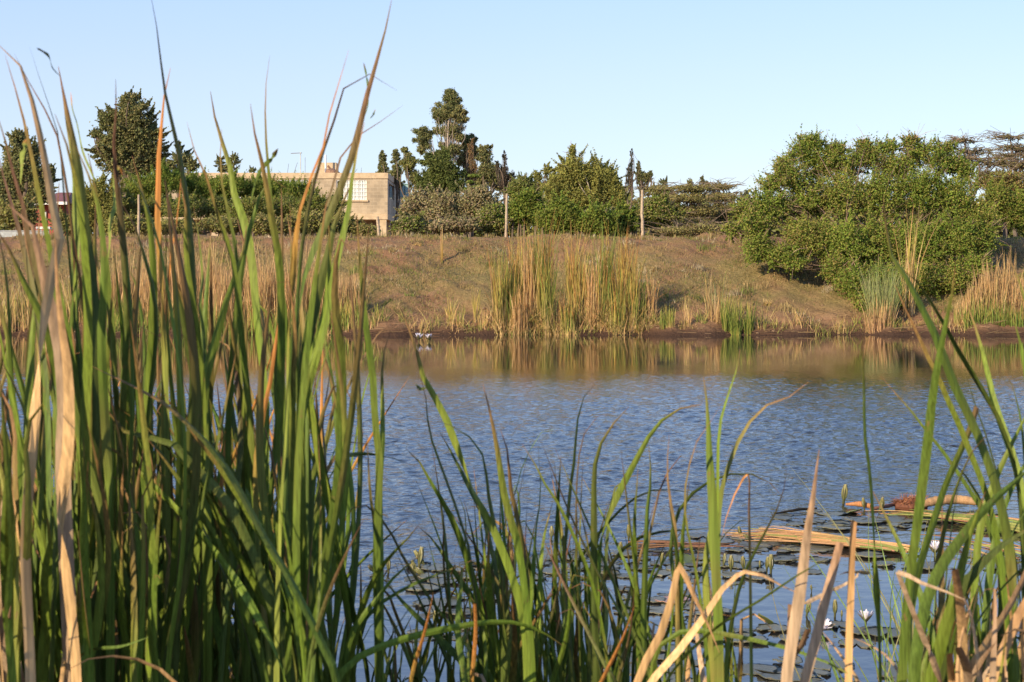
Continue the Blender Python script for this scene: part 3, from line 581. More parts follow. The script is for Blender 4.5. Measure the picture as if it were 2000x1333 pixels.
# red house
Yr = 72.0
def rx_(px): return (px - 1000) / F * Yr
def rz_(py): return EYE - (py - HOR) / F * Yr
red = empty("red_house", (rx_(98), Yr, 2.3)); tag(red, "small red plank-walled house with maroon hipped roof glimpsed behind reeds", "house")
m = MB(); m.box(rx_(68), rx_(130), Yr, Yr + 4, 2.2, rz_(400)); m.build("wall", plain("red_planks", (.34, .06, .035), .7, nscale=4, var=.4), red)
m = MB(); a, b, z0, z1 = rx_(60), rx_(137), rz_(396), rz_(372)
v = [(a, Yr - .5, z0), (b, Yr - .5, z0), (b, Yr + 4.5, z0), (a, Yr + 4.5, z0), (a + .7, Yr + 2, z1), (b - .5, Yr + 2, z1), (a, Yr - .5, z0 - .06), (b, Yr - .5, z0 - .06), (b, Yr + 4.5, z0 - .06), (a, Yr + 4.5, z0 - .06)]
m.add(v, [(0, 1, 5, 4), (2, 3, 4, 5), (6, 7, 1, 0), (7, 8, 2, 1), (8, 9, 3, 2), (9, 6, 0, 3), (9, 8, 7, 6)], (.3, .1, .1)); m.add(v, [(1, 2, 5), (3, 0, 4)], (.3, .1, .1))
m.build("roof", plain("maroon_tiles", (.21, .075, .07), .7, nscale=10, var=.25), red)
m = MB(); m.box(a - .02, b + .02, Yr - .62, Yr - .503, z0 - .12, z0 + .01); m.build("gutter", M_WHITE, red)
m = MB(); m.box(rx_(88), rx_(91), Yr - .08, Yr - .003, 2.3, rz_(414)); m.build("corner_board", M_WHITE, red)
# low white wall and plank
m = MB(); Yw = 50.0; X0, X1 = (-60 - 1000) / F * Yw, (92 - 1000) / F * Yw
m.box(X0, X1, Yw, Yw + .12, 2.2, EYE - (452 - HOR) / F * Yw); m.box(X0, X1, Yw - .02, Yw + .14, EYE - (452 - HOR) / F * Yw, EYE - (450.5 - HOR) / F * Yw)
tag(m.build("low_wall", plain("whitewash", (.38, .40, .40), .8, var=.3), origin=(X0, Yw, 2.2)), "low whitewashed wall at the foot of the red house", "wall")
m = MB(); Yw = 52.0; m.box((70 - 1000) / F * Yw, (97 - 1000) / F * Yw, Yw, Yw + .3, EYE - (448 - HOR) / F * Yw, EYE - (443 - HOR) / F * Yw)
for px in (76, 92): X = (px - 1000) / F * Yw; m.box(X - .03, X + .03, Yw + .1, Yw + .16, 2.2, EYE - (448 - HOR) / F * Yw)
tag(m.build("plank_bench", M_WHITE, origin=((83 - 1000) / F * Yw, Yw, 2.3)), "pale plank on short legs in front of the red house wall", "bench")
# concrete shelter slab under the spreading trees
m = MB(); Yw = 58.0; ax, bx2 = (308 - 1000) / F * Yw, (362 - 1000) / F * Yw; zz = EYE - (425 - HOR) / F * Yw
sh = empty("concrete_shelter", ((ax + bx2) / 2, Yw, 2.3)); tag(sh, "low concrete slab shelter with dark opening beneath the spreading trees", "shelter")
m.box(ax, bx2, Yw, Yw + 1.4, zz - .14, zz); m.build("roof", M_CONC, sh)
for X in (ax + .1, bx2 - .1):
    m = MB(); m.box(X - .07, X + .07, Yw + .1, Yw + .24, 2.2, zz - .14); m.build("post", M_CONC, sh)

# ------------------------------------------------------------------ reeds on the far bank
C_TAN = [(.58, .38, .17), (.68, .47, .23), (.46, .29, .13), (.62, .38, .17)]
C_GRN = [(.15, .21, .04), (.21, .27, .055), (.26, .28, .06), (.13, .19, .035)]
C_YEL = [(.44, .36, .08), (.38, .35, .08), (.50, .38, .11)]
def tuft(x, Y, H, R, n, pal_b, pal_m, pal_t, label, cat="reeds", group=None, seed=0, spread=.28, wid=.016, mat=None, name="reed_tuft", droop=.0, fan=0.0, fallen=0.12):
    rng = np.random.default_rng(seed)
    X = (x - 1000) / F * Y; z = float(gz(X, Y)); z = max(z, -.12)
    a = rng.uniform(0, 6.283, n); r = R * np.sqrt(rng.random(n)); b = np.stack([X + r * np.cos(a), Y + r * np.sin(a) * .7, np.full(n, z - .04)], -1)
    gzz = gz(b[:, 0], b[:, 1]); b[:, 2] = np.maximum(gzz, -.12) - .03
    h = H * np.clip(rng.normal(.70, .21, n), .2, 1.05); fa = rng.random(n) < fallen
    out = np.stack([np.cos(a), np.sin(a)], -1) * (r / R)[:, None] * H * fan
    lean = rng.normal(0, spread * .36, (n, 2)) * h[:, None] + out; lean[fa] = rng.normal(0, .55, (fa.sum(), 2)) * H * .5; h[fa] *= rng.uniform(.1, .55, fa.sum())
    k = 5; ts = np.linspace(0, 1, k); cb = pick(rng, pal_b, n, .15); cm = pick(rng, pal_m, n, .15); ct = pick(rng, pal_t, n, .15)
    sa = rng.uniform(0, 3.1416, n); s = np.stack([np.cos(sa), np.sin(sa) * .6, sa * 0], -1); W = rng.uniform(.6, 1.3, n) * wid * .5
    vs, cs = [], []
    for t in ts:
        p = b + np.stack([lean[:, 0] * t ** 1.7, lean[:, 1] * t ** 1.7, h * t - droop * h * t ** 3 * .6], -1) + np.stack([lean[:, 0] * 0, lean[:, 0] * 0, np.zeros(n)], -1)
        ww = (W * (1.0 if t < .6 else max(.12, 1 - (t - .6) / .42)))[:, None]
        vs += [p - s * ww, p + s * ww]
        c = cb * max(0, 1 - t * 2.4) + cm * (1 - max(0, 1 - t * 2.4)); q = np.clip((t - .45) / .35, 0, 1); c = c * (1 - q) + ct * q; cs += [c, c]
    v = np.stack(vs, 1).reshape(-1, 3); c = np.stack(cs, 1).reshape(-1, 3)
    base = np.arange(n)[:, None] * 2 * k
    f = np.concatenate([base + np.array([[2 * i, 2 * i + 1, 2 * i + 3, 2 * i + 2]]) for i in range(k - 1)])
    m = MB(); m.add(v, f, c); o = m.build(name, mat or M_FARREED, origin=(X, Y, z)); tag(o, label, cat, group); return o
G_MAIN = "tall reed tufts of the middle clump on the far bank"
O_TOP = [(.46, .20, .06), (.52, .28, .09), (.40, .25, .07)]
sd = 200
MAIN = [(975, 37.1, 1.75, .16, 90, 'y'), (992, 37.2, 2.15, .16, 110, 'g'), (1012, 37.4, 2.30, .16, 120, 'y'), (1035, 37.3, 2.25, .17, 130, 't'), (1057, 37.3, 2.42, .14, 140, 'g'), (1070, 37.15, 2.1, .12, 90, 'g'),
        (1092, 37.3, 1.0, .18, 60, 't'), (1120, 37.4, 2.25, .14, 110, 'y'), (1136, 37.3, 1.9, .16, 110, 'y'), (1158, 37.2, 1.6, .18, 110, 't'), (1178, 37.2, 2.2, .15, 130, 'g'), (1196, 37.3, 1.75, .16, 100, 't'),
        (1218, 37.2, 2.3, .15, 120, 'y'), (1236, 37.1, 1.9, .15, 110, 'y'), (1205, 37.0, 1.2, .2, 70, 'g'), (1250, 37.2, 1.3, .15, 60, 'g'), (1270, 37.3, 1.45, .12, 60, 't'), (1015, 37.05, 1.1, .2, 90, 't'), (1110, 37.0, 1.0, .2, 70, 'g')]
ML = {'y': "tall yellow green reed tuft with orange tips in the middle clump", 'g': "tall green-stemmed reed tuft with rusty tips in the middle clump", 't': "straw coloured dying reed tuft in the middle clump"}
for x, Y, H, R, n, k in MAIN:
    pm = {'y': C_YEL + C_GRN + C_TAN, 'g': C_GRN + C_YEL, 't': C_TAN}[k]; pt = {'y': O_TOP + C_YEL, 'g': O_TOP + C_GRN, 't': C_TAN + O_TOP}[k]
    tuft(x, Y, H * [1.1, .92, 1.06, .98, 1.12][sd % 5], R * .95, int(n * 1.9), C_TAN, pm, pt, ML[k], group=G_MAIN, seed=sd, spread=.22, fallen=.2); sd += 1
    tuft(x + 4, Y - .05, H * .38, R * 1.5, 70, C_TAN, C_TAN + C_GRN, C_TAN, "low broken dead blades around the feet of the middle reed clump", group="broken blades at the middle clump", seed=sd + 500, spread=.9, name="dead_reeds", fallen=.4)
LEFT = list(range(215, 700, 24))
for i, x in enumerate(LEFT):
    H = [1.7, 2.0, 1.6, 1.9, 1.75][i % 5] * (1.0 if 300 < x < 600 else .85) * (0.75 if x > 640 else 1); k = 't' if i % 4 else 'y'
    tuft(x, 37.35 + .15 * (i % 3), H, .26, 210, C_TAN, C_TAN if k == 't' else C_TAN + C_YEL, C_TAN + [(.4, .25, .14)], "straw coloured dry reed tuft seen behind the left foreground cattails",
         group="dry reeds on the far bank left of the bare slope", seed=sd, spread=.26, fallen=.25); sd += 1
    tuft(x + 9, 37.0, .75, .2, 45, C_GRN + C_TAN, C_GRN, C_GRN + C_YEL, "short green reed shoots at the water edge below the dry reeds", group="green shoots below the dry reeds", seed=sd, spread=.3, name="reed_shoots"); sd += 1
for i, x in enumerate([20, 60, 100, 140, 180]):
    tuft(x, 37.2, [1.0, 1.3, .9, 1.2, 1.4][i], .26, 150, C_TAN, C_TAN + C_GRN, C_TAN + C_YEL, "short mixed green and dry reed tuft behind the leftmost cattails", group="mixed reeds behind the leftmost cattails", seed=sd, spread=.35); sd += 1
for x, Y, H, R, n, pm, lb in [
    (665, 37.15, .8, .2, 60, C_YEL, "short yellow green reed tuft where the dry reeds end"),
    (690, 37.1, .6, .22, 60, C_TAN, "low sprawling dry tuft just past the end of the dry reeds"),
    (738, 37.3, .5, .1, 34, C_GRN, "small bright green reed shoot alone left of the bare mud edge"),
    (722, 37.05, .35, .25, 60, C_TAN + C_GRN, "low sprawling mixed tuft at the water beside the small green shoot"),
    (880, 37.35, .72, .1, 45, C_TAN + C_YEL, "first short straw tuft left of the middle clump"),
    (900, 37.25, .62, .1, 50, C_TAN + C_GRN, "second short straw tuft left of the middle clump with green tips"),
    (930, 37.4, .85, .06, 26, C_YEL, "single slim yellow reed stem cluster just left of the middle clump"),
    (945, 37.2, .45, .16, 50, C_TAN, "low bent dead tuft at the left foot of the middle clump"),
    (1298, 36.95, .55, .12, 50, C_GRN, "short green shoot tuft standing in the water right of the middle clump"),
    (1310, 36.9, .6, .1, 46, C_GRN + C_YEL, "short green shoot tuft beside its twin right of the middle clump"),
    (1340, 37.1, .7, .12, 34, C_TAN, "stiff straw stalks between the two right green tufts"),
    (1400, 37.3, 1.15, .25, 90, C_TAN + [(.2, .26, .12)], "arching grey green grass tuft behind the right green shoots"),
    (1418, 37.0, .95, .1, 80, C_GRN, "bright upright green reed tuft left of its larger neighbours"),
    (1437, 36.95, .9, .13, 100, C_GRN, "brightest upright green reed tuft in the middle of three"),
    (1462, 36.95, .8, .11, 80, C_GRN, "bright upright green reed tuft nearest the bare red bank"),
    (1485, 37.05, .4, .14, 40, C_TAN + C_GRN, "low trailing tuft where green reeds meet the bare red bank")]:
    tuft(x, Y, H, R, n, C_TAN if pm is not C_GRN else C_GRN + C_YEL, pm, pm + C_YEL, lb, seed=sd, spread=.3, fan=.1); sd += 1
GG = [(.29, .31, .12), (.37, .37, .17), (.23, .27, .09)]
tuft(1722, 37.4, 1.5, .3, 420, [(.5, .32, .17), (.44, .26, .13)], GG, GG, "fountain shaped grey green sedge with orange dry base under the big bush", seed=sd, spread=.4, fan=.16, wid=.014, name="sedge_tuft", fallen=.05); sd += 1
tuft(1718, 37.25, .75, .34, 260, [(.5, .30, .15), (.44, .26, .13)], [(.52, .33, .18), (.46, .28, .14)], C_TAN, "orange brown dead skirt of blades below the grey green sedge", seed=sd, spread=.25, fan=.12, wid=.014, name="dead_sedge", fallen=.05); sd += 1
tuft(1775, 38.0, 2.6, .18, 60, C_TAN, C_TAN + C_YEL, C_TAN + C_YEL, "tall straw and green cane tuft rising in front of the big bush", seed=sd, spread=.3, wid=.02); sd += 1
for i, x in enumerate(range(1880, 2040, 17)):
    tuft(x, 37.3 + .1 * (i % 2), [.8, 1.15, 1.0, 1.4, 1.3, 1.65][i % 6] * (1 if x > 1900 else .7), .22, 180, C_TAN, C_TAN if i % 2 else C_TAN + C_GRN, C_TAN, "straw and green reed tuft on the bank right of the big bush",
         group="reeds on the bank right of the big bush", seed=sd, spread=.25); sd += 1
    tuft(x + 8, 37.0, .6, .1, 40, C_GRN, C_GRN, C_GRN + C_YEL, "short bright green shoots at the water right of the big bush", group="green shoots right of the big bush", seed=sd, spread=.25, name="reed_shoots"); sd += 1
for i in range(52):
    rg = np.random.default_rng(900 + i); x = 640 + 1300 * (i + rg.random()) / 52
    tuft(x, 36.98 + rg.uniform(0, .35), rg.uniform(.22, .5), rg.uniform(.12, .3), 46, C_TAN + C_GRN, [C_TAN, C_TAN + C_GRN, C_GRN][i % 3], C_TAN + C_YEL, "low sprawling tuft of bent blades on the muddy water edge", "grass tuft",
         "low sprawling tufts along the muddy water edge", seed=sd, spread=1.1, name="mud_tuft", fallen=.35, wid=.013); sd += 1
# small weeds, stones and straw litter on the slope
for px, Y, H, lb in [(688, 40.0, .28, "small green rosette weed high on the slope behind reed tips"), (800, 38.6, .12, "tiny dark green weed in the middle of the slope"), (863, 41.3, 1.0, "single ochre reed stem standing on the upper slope"),
                     (815, 42.3, .14, "pale dry weed patch near the top of the slope"), (1500, 38.5, .2, "low straw weed on the bare red bank")]:
    tuft(px, Y, H, .12 if H < .9 else .03, 40 if H < .9 else 14, C_GRN if 'green' in lb else [(.4, .27, .08)], C_GRN if 'green' in lb else [(.42, .28, .08)], C_GRN if 'green' in lb else C_TAN, lb, "weed", seed=sd, spread=1.1 if H < .9 else .05, name="weed", fallen=0); sd += 1
rng = np.random.default_rng(77); m = MB(); n = 800
lx = rng.uniform(-14, 14, n); ly = shore(lx) + np.abs(rng.normal(0, .45, n)); a = rng.normal(0, .6, n); L = rng.uniform(.1, .55, n); z = gz(lx, ly) + .02
e = np.stack([np.cos(a) * L, np.sin(a) * L * .6, rng.uniform(-.02, .09, n)], -1); b0 = np.stack([lx, ly, z], -1)
ez = b0 + e; ez[:, 2] = np.maximum(ez[:, 2], gz(ez[:, 0], ez[:, 1]) + .02); up_ = np.array([0, -.3, 1.0]) * .004
v = np.stack([b0 - up_, b0 + up_, ez + up_, ez - up_], 1).reshape(-1, 3)
m.add(v, np.arange(n)[:, None] * 4 + np.arange(4)[None], np.repeat(pick(rng, [(.3, .2, .11), (.36, .25, .14), (.24, .14, .08), (.2, .12, .07)], n), 4, 0))
tag(m.build("straw_litter", M_FARREED), "broken straw lying along the far water edge", "straw", kind="stuff")

# ------------------------------------------------------------------ lily pads, buds and flowers
def pad_mat(name, c1, c2):
    m, n, l = newmat(name); mp = mapping(n, l, (1, 1, 1)); oi = N(n, "ShaderNodeObjectInfo")
    c = mixc(n, l, ramp(n, l, noise(n, l, 16, 4, mp), [(.4, 0.), (.62, 1.)]), c1, c2)
    r = ramp(n, l, oi.outputs["Random"], [(0, .7), (1, 1.25)]); c = mixc(n, l, 1, c, r, 'MULTIPLY')
    pb = N(n, "ShaderNodeBsdfPrincipled"); l.new(c, pb.inputs["Base Color"]); pb.inputs["Roughness"].default_value = .30; pb.inputs["Specular IOR Level"].default_value = .6
    b = N(n, "ShaderNodeBump"); b.inputs["Distance"].default_value = .004; l.new(noise(n, l, 30, 4, mp), b.inputs["Height"]); l.new(b.outputs[0], pb.inputs["Normal"])
    o = N(n, "ShaderNodeOutputMaterial"); l.new(pb.outputs[0], o.inputs[0]); return m
M_PAD = pad_mat("lily_pad", (.10, .115, .07), (.17, .14, .10)); M_PADG = pad_mat("lily_pad_green", (.15, .17, .04), (.10, .12, .03)); M_PADP = pad_mat("lily_pad_pink", (.45, .25, .18), (.35, .2, .14))
def pad_mesh(seed, mat):
    rng = np.random.default_rng(seed); n = 40; gap = rng.uniform(.12, .3); th = np.linspace(gap, 2 * math.pi - gap, n)
    r = 1 + .05 * np.sin(th * 3 + seed) + .04 * np.sin(th * 7 + seed * 2) + .035 * rng.normal(0, 1, n)
    if seed % 3 == 0: r[12:16] *= rng.uniform(.75, .92)
    rings = [.02, .35, .7, .92, 1.0]; v = []
    for q in rings:
        z = .003 + .005 * (q ** 3) * (np.sin(th * 2 + seed) + 1) * rng.uniform(.2, 1.0) + (.006 * rng.random(n) if q == 1 else 0) - (.003 if q == 1.0 else 0)
        v.append(np.stack([np.cos(th) * r * q, np.sin(th) * r * q * 1.0, z], -1))
    v = np.concatenate(v); up_n = len(v); v = np.vstack([v, v - np.array([0, 0, .003])])
    f = []
    for i in range(len(rings) - 1):
        for j in range(n - 1): f.append((i * n + j, i * n + j + 1, (i + 1) * n + j + 1, (i + 1) * n + j)); f.append((up_n + i * n + j, up_n + (i + 1) * n + j, up_n + (i + 1) * n + j + 1, up_n + i * n + j + 1))
    e = (len(rings) - 1) * n
    for j in range(n - 1): f.append((e + j, e + j + 1, up_n + e + j + 1, up_n + e + j))
    m = MB(); m.add(v, f, (.1, .1, .06)); o = m.build("lily_pad", mat, smooth=True); return o
protos = [pad_mesh(s, M_PAD) for s in range(1, 9)]
used = set(); rng = np.random.default_rng(9); placed = []
REG = [((1500, 1960), (1000, 1038), 32, "pads floating behind the dead reed bundle", "flat grey green lily pad floating behind the dead reed bundle"),
       ((1370, 1640), (1048, 1080), 22, "pads crowded in front of the dead reed bundle", "grey lily pad crowded along the near side of the dead reed bundle"),
       ((1000, 1400), (1078, 1135), 34, "pads scattered behind the middle cattails", "small grey lily pad among the buds behind the middle cattails"),
       ((1400, 1560), (1092, 1140), 9, "pads around the group of upright buds", "grey lily pad beside the group of upright buds"),
       ((1560, 1990), (1078, 1128), 8, "pads between the bundle and the calm pool", "lily pad between the dead bundle and the calm blue pool"),
       ((760, 1010), (1100, 1185), 20, "pads left of the middle cattails", "small lily pad floating left of the middle cattails"),
       ((1190, 1380), (1150, 1215), 18, "pads behind the folded straw leaf", "grey lily pad behind the folded straw leaf"),
       ((800, 960), (1195, 1270), 10, "pads near the long arching leaf", "lily pad near the long arching green leaf"),
       ((1430, 1850), (1222, 1262), 15, "pads around the two open flowers", "grey lily pad around the two opened white flowers"),
       ((1420, 1860), (1276, 1345), 15, "pads along the bottom of the pool", "near lily pad along the bottom edge of the calm pool"),
       ((1190, 1400), (1240, 1345), 16, "pads under the straw coloured leaves", "lily pad under the lowest straw coloured leaves")]
def place_pad(X, Y, r, lb, grp, mat=None, rotz=None, tilt=None):
    k = int(rng.integers(0, len(protos))); o = protos[k]
    if k in used: o = protos[k].copy(); col.objects.link(o)
    used.add(k); o.location = (X, Y, rng.uniform(-.002, .008)); o.scale = (r, r, 1 if r > .05 else .6)
    o.rotation_euler = (tilt or rng.normal(0, .012), rng.normal(0, .012), rotz if rotz is not None else rng.uniform(0, 6.28)); tag(o, lb, "lily pad", grp)
    if mat: o.data = o.data.copy(); o.data.materials[0] = mat
    return o
for (xa, xb), (ya_, yb_), n, grp, lb in REG:
    k = 0; tries = 0
    while k < n and tries < n * 25:
        tries += 1; py = rng.uniform(ya_, yb_); px = rng.uniform(xa, xb); Y = WY(py); X = (px - 1000) / F * Y; r = rng.uniform(.03, .065) if rng.random() < .5 else rng.uniform(.06, .105)
        if any((X - a) ** 2 + (Y - b) ** 2 < ((r + c) * .62) ** 2 for a, b, c in placed): continue
        placed.append((X, Y, r)); place_pad(X, Y, r, lb, grp); k += 1
for px, py, r, lb, mt, tl in [(1540, 1095, .085, "clean oval grey lily pad alone in calm water right of the upright buds", None, .0), (1662, 1004, .07, "bright green lily pad standing tilted on edge by the floating root", M_PADG, .4),
                          (1312, 1176, .075, "pinkish brown dying lily pad behind the folded straw leaf", M_PADP, 0.02), (895, 1167, .06, "yellow green upturned lily pad left of the middle cattails", M_PADG, .5),
                          (1348, 1100, .055, "olive green raised lily pad right of the middle cattails", M_PADG, .6), (1500, 1218, .05, "dark curled lily pad alone left of the tall straw stalks", M_PADG, .8)]:
    Y = WY(py); place_pad((px - 1000) / F * Y, Y, r, lb, None, mt, tilt=tl)
for k in range(len(protos)):
    if k not in used: bpy.data.objects.remove(protos[k])

M_PETAL = leaf_mat("petal", .45, .3, (60, 60, 60), .1); C_P = (.82, .76, .84)
def petal(m, base, d, up, L, W, c0, c1, curl=.3):
    d = np.array(d, float); s = np.cross(d, (0, 0, 1.0)); s /= np.linalg.norm(s) + 1e-9; k = 6; v = []; c = []
    for i in range(k):
        t = i / (k - 1); p = np.array(base) + d * L * (math.sin(up) * t + curl * t * t * .3) + np.array([0, 0, 1]) * L * math.cos(up) * t
        ww = W * math.sin(math.pi * min(.97, .12 + t * .86)) ** .8; cup = d * ww * .35
        v += [p - s * ww - cup, p + d * .002, p + s * ww - cup]; q = np.array(c0) * (1 - t) + np.array(c1) * t; c += [q, q, q]
    f = []
    for i in range(k - 1): f += [(3 * i, 3 * i + 1, 3 * i + 4, 3 * i + 3), (3 * i + 1, 3 * i + 2, 3 * i + 5, 3 * i + 4)]
    m.add(v, f, c)
def flower(name, opened, seed):
    o = empty(name, (0, 0, 0)); rng = np.random.default_rng(seed)
    L = .062; m = MB()
    for i in range(4):
        a = i * math.pi / 2 + .3; petal(m, (math.cos(a) * .006, math.sin(a) * .006, .02), (math.cos(a), math.sin(a), 0), .75 if opened else .10, L, .013, (.12, .13, .04), (.34, .30, .12) if not opened else (.3, .22, .14), .2 if opened else -.35)
    m.build("sepals", M_PETAL, o, True); m = MB()
    for i in range(12 if opened else 5):
        a = i * 2.4; petal(m, (math.cos(a) * .004, math.sin(a) * .004, .022), (math.cos(a), math.sin(a), 0), rng.uniform(.25, .75) if opened else .05, L * .93, .010, (.78, .72, .70), C_P, .2 if opened else -.25)
    m.build("petals", M_PETAL, o, True)
    m = MB(); m.tube([(0.01, .01, -.12), (0.003, .002, -.04), (0, 0, .024)], [.004, .004, .006], (.10, .10, .04), 6); m.build("stalk", M_REED, o, True)
    return o
def dup(root, loc, rz=0, s=1.0, tilt=0.0, first=[None]):
    r = root.copy(); col.objects.link(r)
    for ch in root.children: c = ch.copy(); col.objects.link(c); c.parent = r
    r.location = loc; r.rotation_euler = (tilt, tilt * .6, rz); r.scale = (s, s, s); return r
bud = flower("lily_bud", False, 1); flo = flower("lily_flower", True, 2); fb = {id(bud): False, id(flo): False}
def put(proto, px, py, s, lb, cat, grp=None, tilt=0.0, drop=0):
    Y = WY(py); loc = ((px - 1000) / F * Y, Y, 0.0)
    if not fb[id(proto)]: fb[id(proto)] = True; o = proto; o.location = loc; o.rotation_euler = (tilt, tilt * .6, px); o.scale = (s, s, s)
    else: o = dup(proto, loc, px * 1.7, s, tilt)
    if cat: tag(o, lb, cat, grp)
    return o
put(flo, 818, 668, 2.4, "first of two pale lilac water lilies open far out near the mud bank", "flower"); put(flo, 838, 668, 2.2, "second pale lilac water lily close to the middle reed clump side", "flower")
put(flo, 1604, 1236, .8, "half open white lily partly behind the tall straw stalk", "flower", tilt=.5); put(flo, 1691, 1222, .8, "white pointed-petal lily open between straw stalks and green blade", "flower")
put(flo, 1826, 1088, 1.0, "purple tinged lily beside the end of the dead reed bundle", "flower")
for px, py, s, t, lb in [(1647, 985, 1.5, .1, "tall pale bud sticking up left of the floating root"), (1428, 1118, 1.0, 0, "slim upright bud reflected in calm water, first of the bud row"), (1452, 1115, .9, .15, "upright bud hidden beside a green blade in the bud row"),
                        (1497, 1117, .9, .1, "reddish bud of the close pair in the calm water"), (1506, 1120, 1.1, 0, "greener taller bud of the close pair in the calm water"), (1484, 1112, .5, 0, "tiny dark bud left of the close pair of buds"),
                        (1413, 1108, .8, .2, "brownish bud beside the thick green blades"), (1448, 1050, .8, .3, "small bud resting on the left end of the dead bundle"), (1470, 1058, .8, .8, "yellow bud lying against the dead bundle"),
                        (1575, 1204, .8, .2, "thin triangular green bud behind the tall straw stalk"), (1631, 1206, .9, 0, "slim bud standing in open water between straw stalks"), (1644, 1208, .4, 0, "tiny bud right of the slim bud between straw stalks"),
                        (1585, 1156, .4, .2, "tiny dark bud in open blue water between the straw stalks"), (818, 1112, 1.3, .2, "brown bud of the cluster left of the middle cattails"), (832, 1108, 1.2, -.6, "striped leaning bud at the top of the left cluster"),
                        (812, 1124, .9, .2, "small low bud of the cluster left of the middle cattails"), (834, 1125, 1.2, 1.0, "striped bud lying on the water in the left cluster"), (735, 1118, 1.0, .9, "small reddish bud behind the dark stems left of the cluster"), (759, 1120, .9, 0, "yellowish bud half hidden by a leaning green leaf"),
                        (851, 1228, .9, 0, "pale bud standing above the long arching leaf"), (1077, 1055, .9, .2, "small striped bud behind the middle cattails"), (1228, 1055, 1.0, 0, "straw bud right of the middle cattails"), (1000, 1058, .8, .6, "reddish bud just behind the bright middle blades"),
                        (1688, 996, .9, .1, "small green bud below the left piece of the floating root"), (1722, 998, 1.1, .3, "pale bud in front of the floating root mass"), (1716, 1002, .8, .5, "second bud tucked in front of the floating root mass"),
                        (1212, 1082, .8, .2, "tiny bud in the pads right of the middle cattails"), (1290, 1105, .8, .2, "brown bud in the pads left of the paired green blades")]:
    put(bud, px, py, s, lb, "flower bud", None, t)

# ------------------------------------------------------------------ floating dead reeds and root
def strand_bundle(name, label, A, B, n, spreadA, spreadB, cols, seed, wid=.009, sag=.0):
    rng = np.random.default_rng(seed); r = empty(name, (A + B) / 2 * np.array([1, 1, 0])); tag(r, label, "dead reeds")
    groups = [("dry_stems", cols[0], n), ("green_stems", cols[1], n // 2)]
    for nm, pal, k in groups:
        m = MB()
        for i in range(k):
            a = A + rng.normal(0, 1, 3) * spreadA; b = B + rng.normal(0, 1, 3) * spreadB; a[2] = rng.uniform(.005, .03); b[2] = rng.uniform(0.0, .02)
            pts = bend(rng, a, b, 10, .03); pts[:, 2] = np.clip(pts[:, 2] * .55 + rng.uniform(0, .015), .002, .035)
            wd = wid * rng.uniform(.4, 1.0); m.tube(pts, np.linspace(wd, wd * .25, 10), pick(rng, pal, 1)[0], 4)
        m.build(nm, M_DRY, r)
    return r
def W3(px, py, z=0.0): Y = WY(py); return np.array([(px - 1000) / F * Y, Y, z])
DRY = [(.46, .24, .11), (.50, .29, .14), (.32, .16, .08)]; DG = [(.20, .24, .06), (.28, .28, .08), (.14, .18, .05)]
strand_bundle("reed_bundle", "fan shaped bundle of fallen reeds floating left of the right cattails", W3(1768, 1082), W3(1490, 1052), 34, np.array([.03, .015, 0]), np.array([.12, .13, 0]), (DRY, DG), 1)
strand_bundle("reed_bundle", "fallen green and straw reeds floating in front of the pale root log", W3(2010, 1040), W3(1800, 1008), 26, np.array([.10, .12, 0]), np.array([.12, .10, 0]), (DG + DRY, DG), 2)
strand_bundle("reed_bundle", "dark rotten stems floating behind the paired green blades", W3(1260, 1072), W3(1400, 1072), 14, np.array([.10, .06, 0]), np.array([.08, .05, 0]), ([(.08, .05, .04), (.2, .1, .06)], [(.1, .08, .04)]), 3, .008)
strand_bundle("reed_bundle", "sparse straw stems floating at the edge of the right cattails", W3(1990, 1090), W3(1880, 1060), 10, np.array([.1, .1, 0]), np.array([.15, .12, 0]), (DRY, DG), 4, .007)
m = MB(); m.tube([W3(1512, 1007, .01), W3(1560, 1002, .02), W3(1595, 998, .015)], [.004, .009, .005], (.03, .025, .02), 6)
tag(m.build("floating_stick", M_BARK, smooth=True), "thin dark stick floating beyond the tall straw stalk", "stick")
rt = empty("floating_root", W3(1790, 1000)); tag(rt, "floating cattail root with orange bark, hairy root mass and pale log", "root")
def rhizome(nm, pts, rad, c0, c1, seed):
    rng = np.random.default_rng(seed); p = catmull(pts, 36); r = np.interp(np.linspace(0, 1, 36), np.linspace(0, 1, len(rad)), rad) * (1 + .05 * np.sin(np.arange(36) * 1.7)) * rng.uniform(.93, 1.07, 36) * .8
    c = np.array([np.array(c0) * (1 - .35 * rng.random()) + np.array(c1) * .3 * rng.random() for i in range(36)]); m = MB(); m.tube(p, r, c, 12); return m.build(nm, M_DRY, rt, True)
rhizome("rhizome", [W3(1652, 992, .02), W3(1680, 993, .025), W3(1702, 996, .02)], [.008, .022, .018], (.55, .25, .10), (.28, .10, .05), 1)
rhizome("rhizome", [W3(1700, 998, .01), W3(1730, 996, .02), W3(1765, 990, .03)], [.012, .014, .018], (.25, .12, .09), (.14, .07, .05), 2)
rhizome("pale_log", [W3(1800, 997, .035), W3(1830, 995, .05), W3(1870, 993, .052), W3(1915, 994, .035), W3(1935, 995, .015)], [.028, .036, .036, .030, .02], (.55, .33, .16), (.38, .18, .09), 3)
rng = np.random.default_rng(5); m = MB()
for i in range(420):
    c = W3(1778 + rng.normal(0, 12), 995, .03); d = rand_unit(rng, 1)[0]; d[2] = abs(d[2]) * .9; e = c + d * rng.uniform(.03, .085)
    m.tube([c, (c + e) / 2 + rng.normal(0, .008, 3), e], [.0018, .0015, .0008], pick(rng, [(.30, .11, .05), (.22, .08, .04), (.4, .17, .08)], 1)[0], 3, False)
cc = W3(1778, 995, .02); m.tube([cc - [.09, 0, 0.0], cc, cc + [.1, 0, 0]], [.02, .05, .02], (.18, .07, .04), 10); m.build("root_hairs", M_DRY, rt)

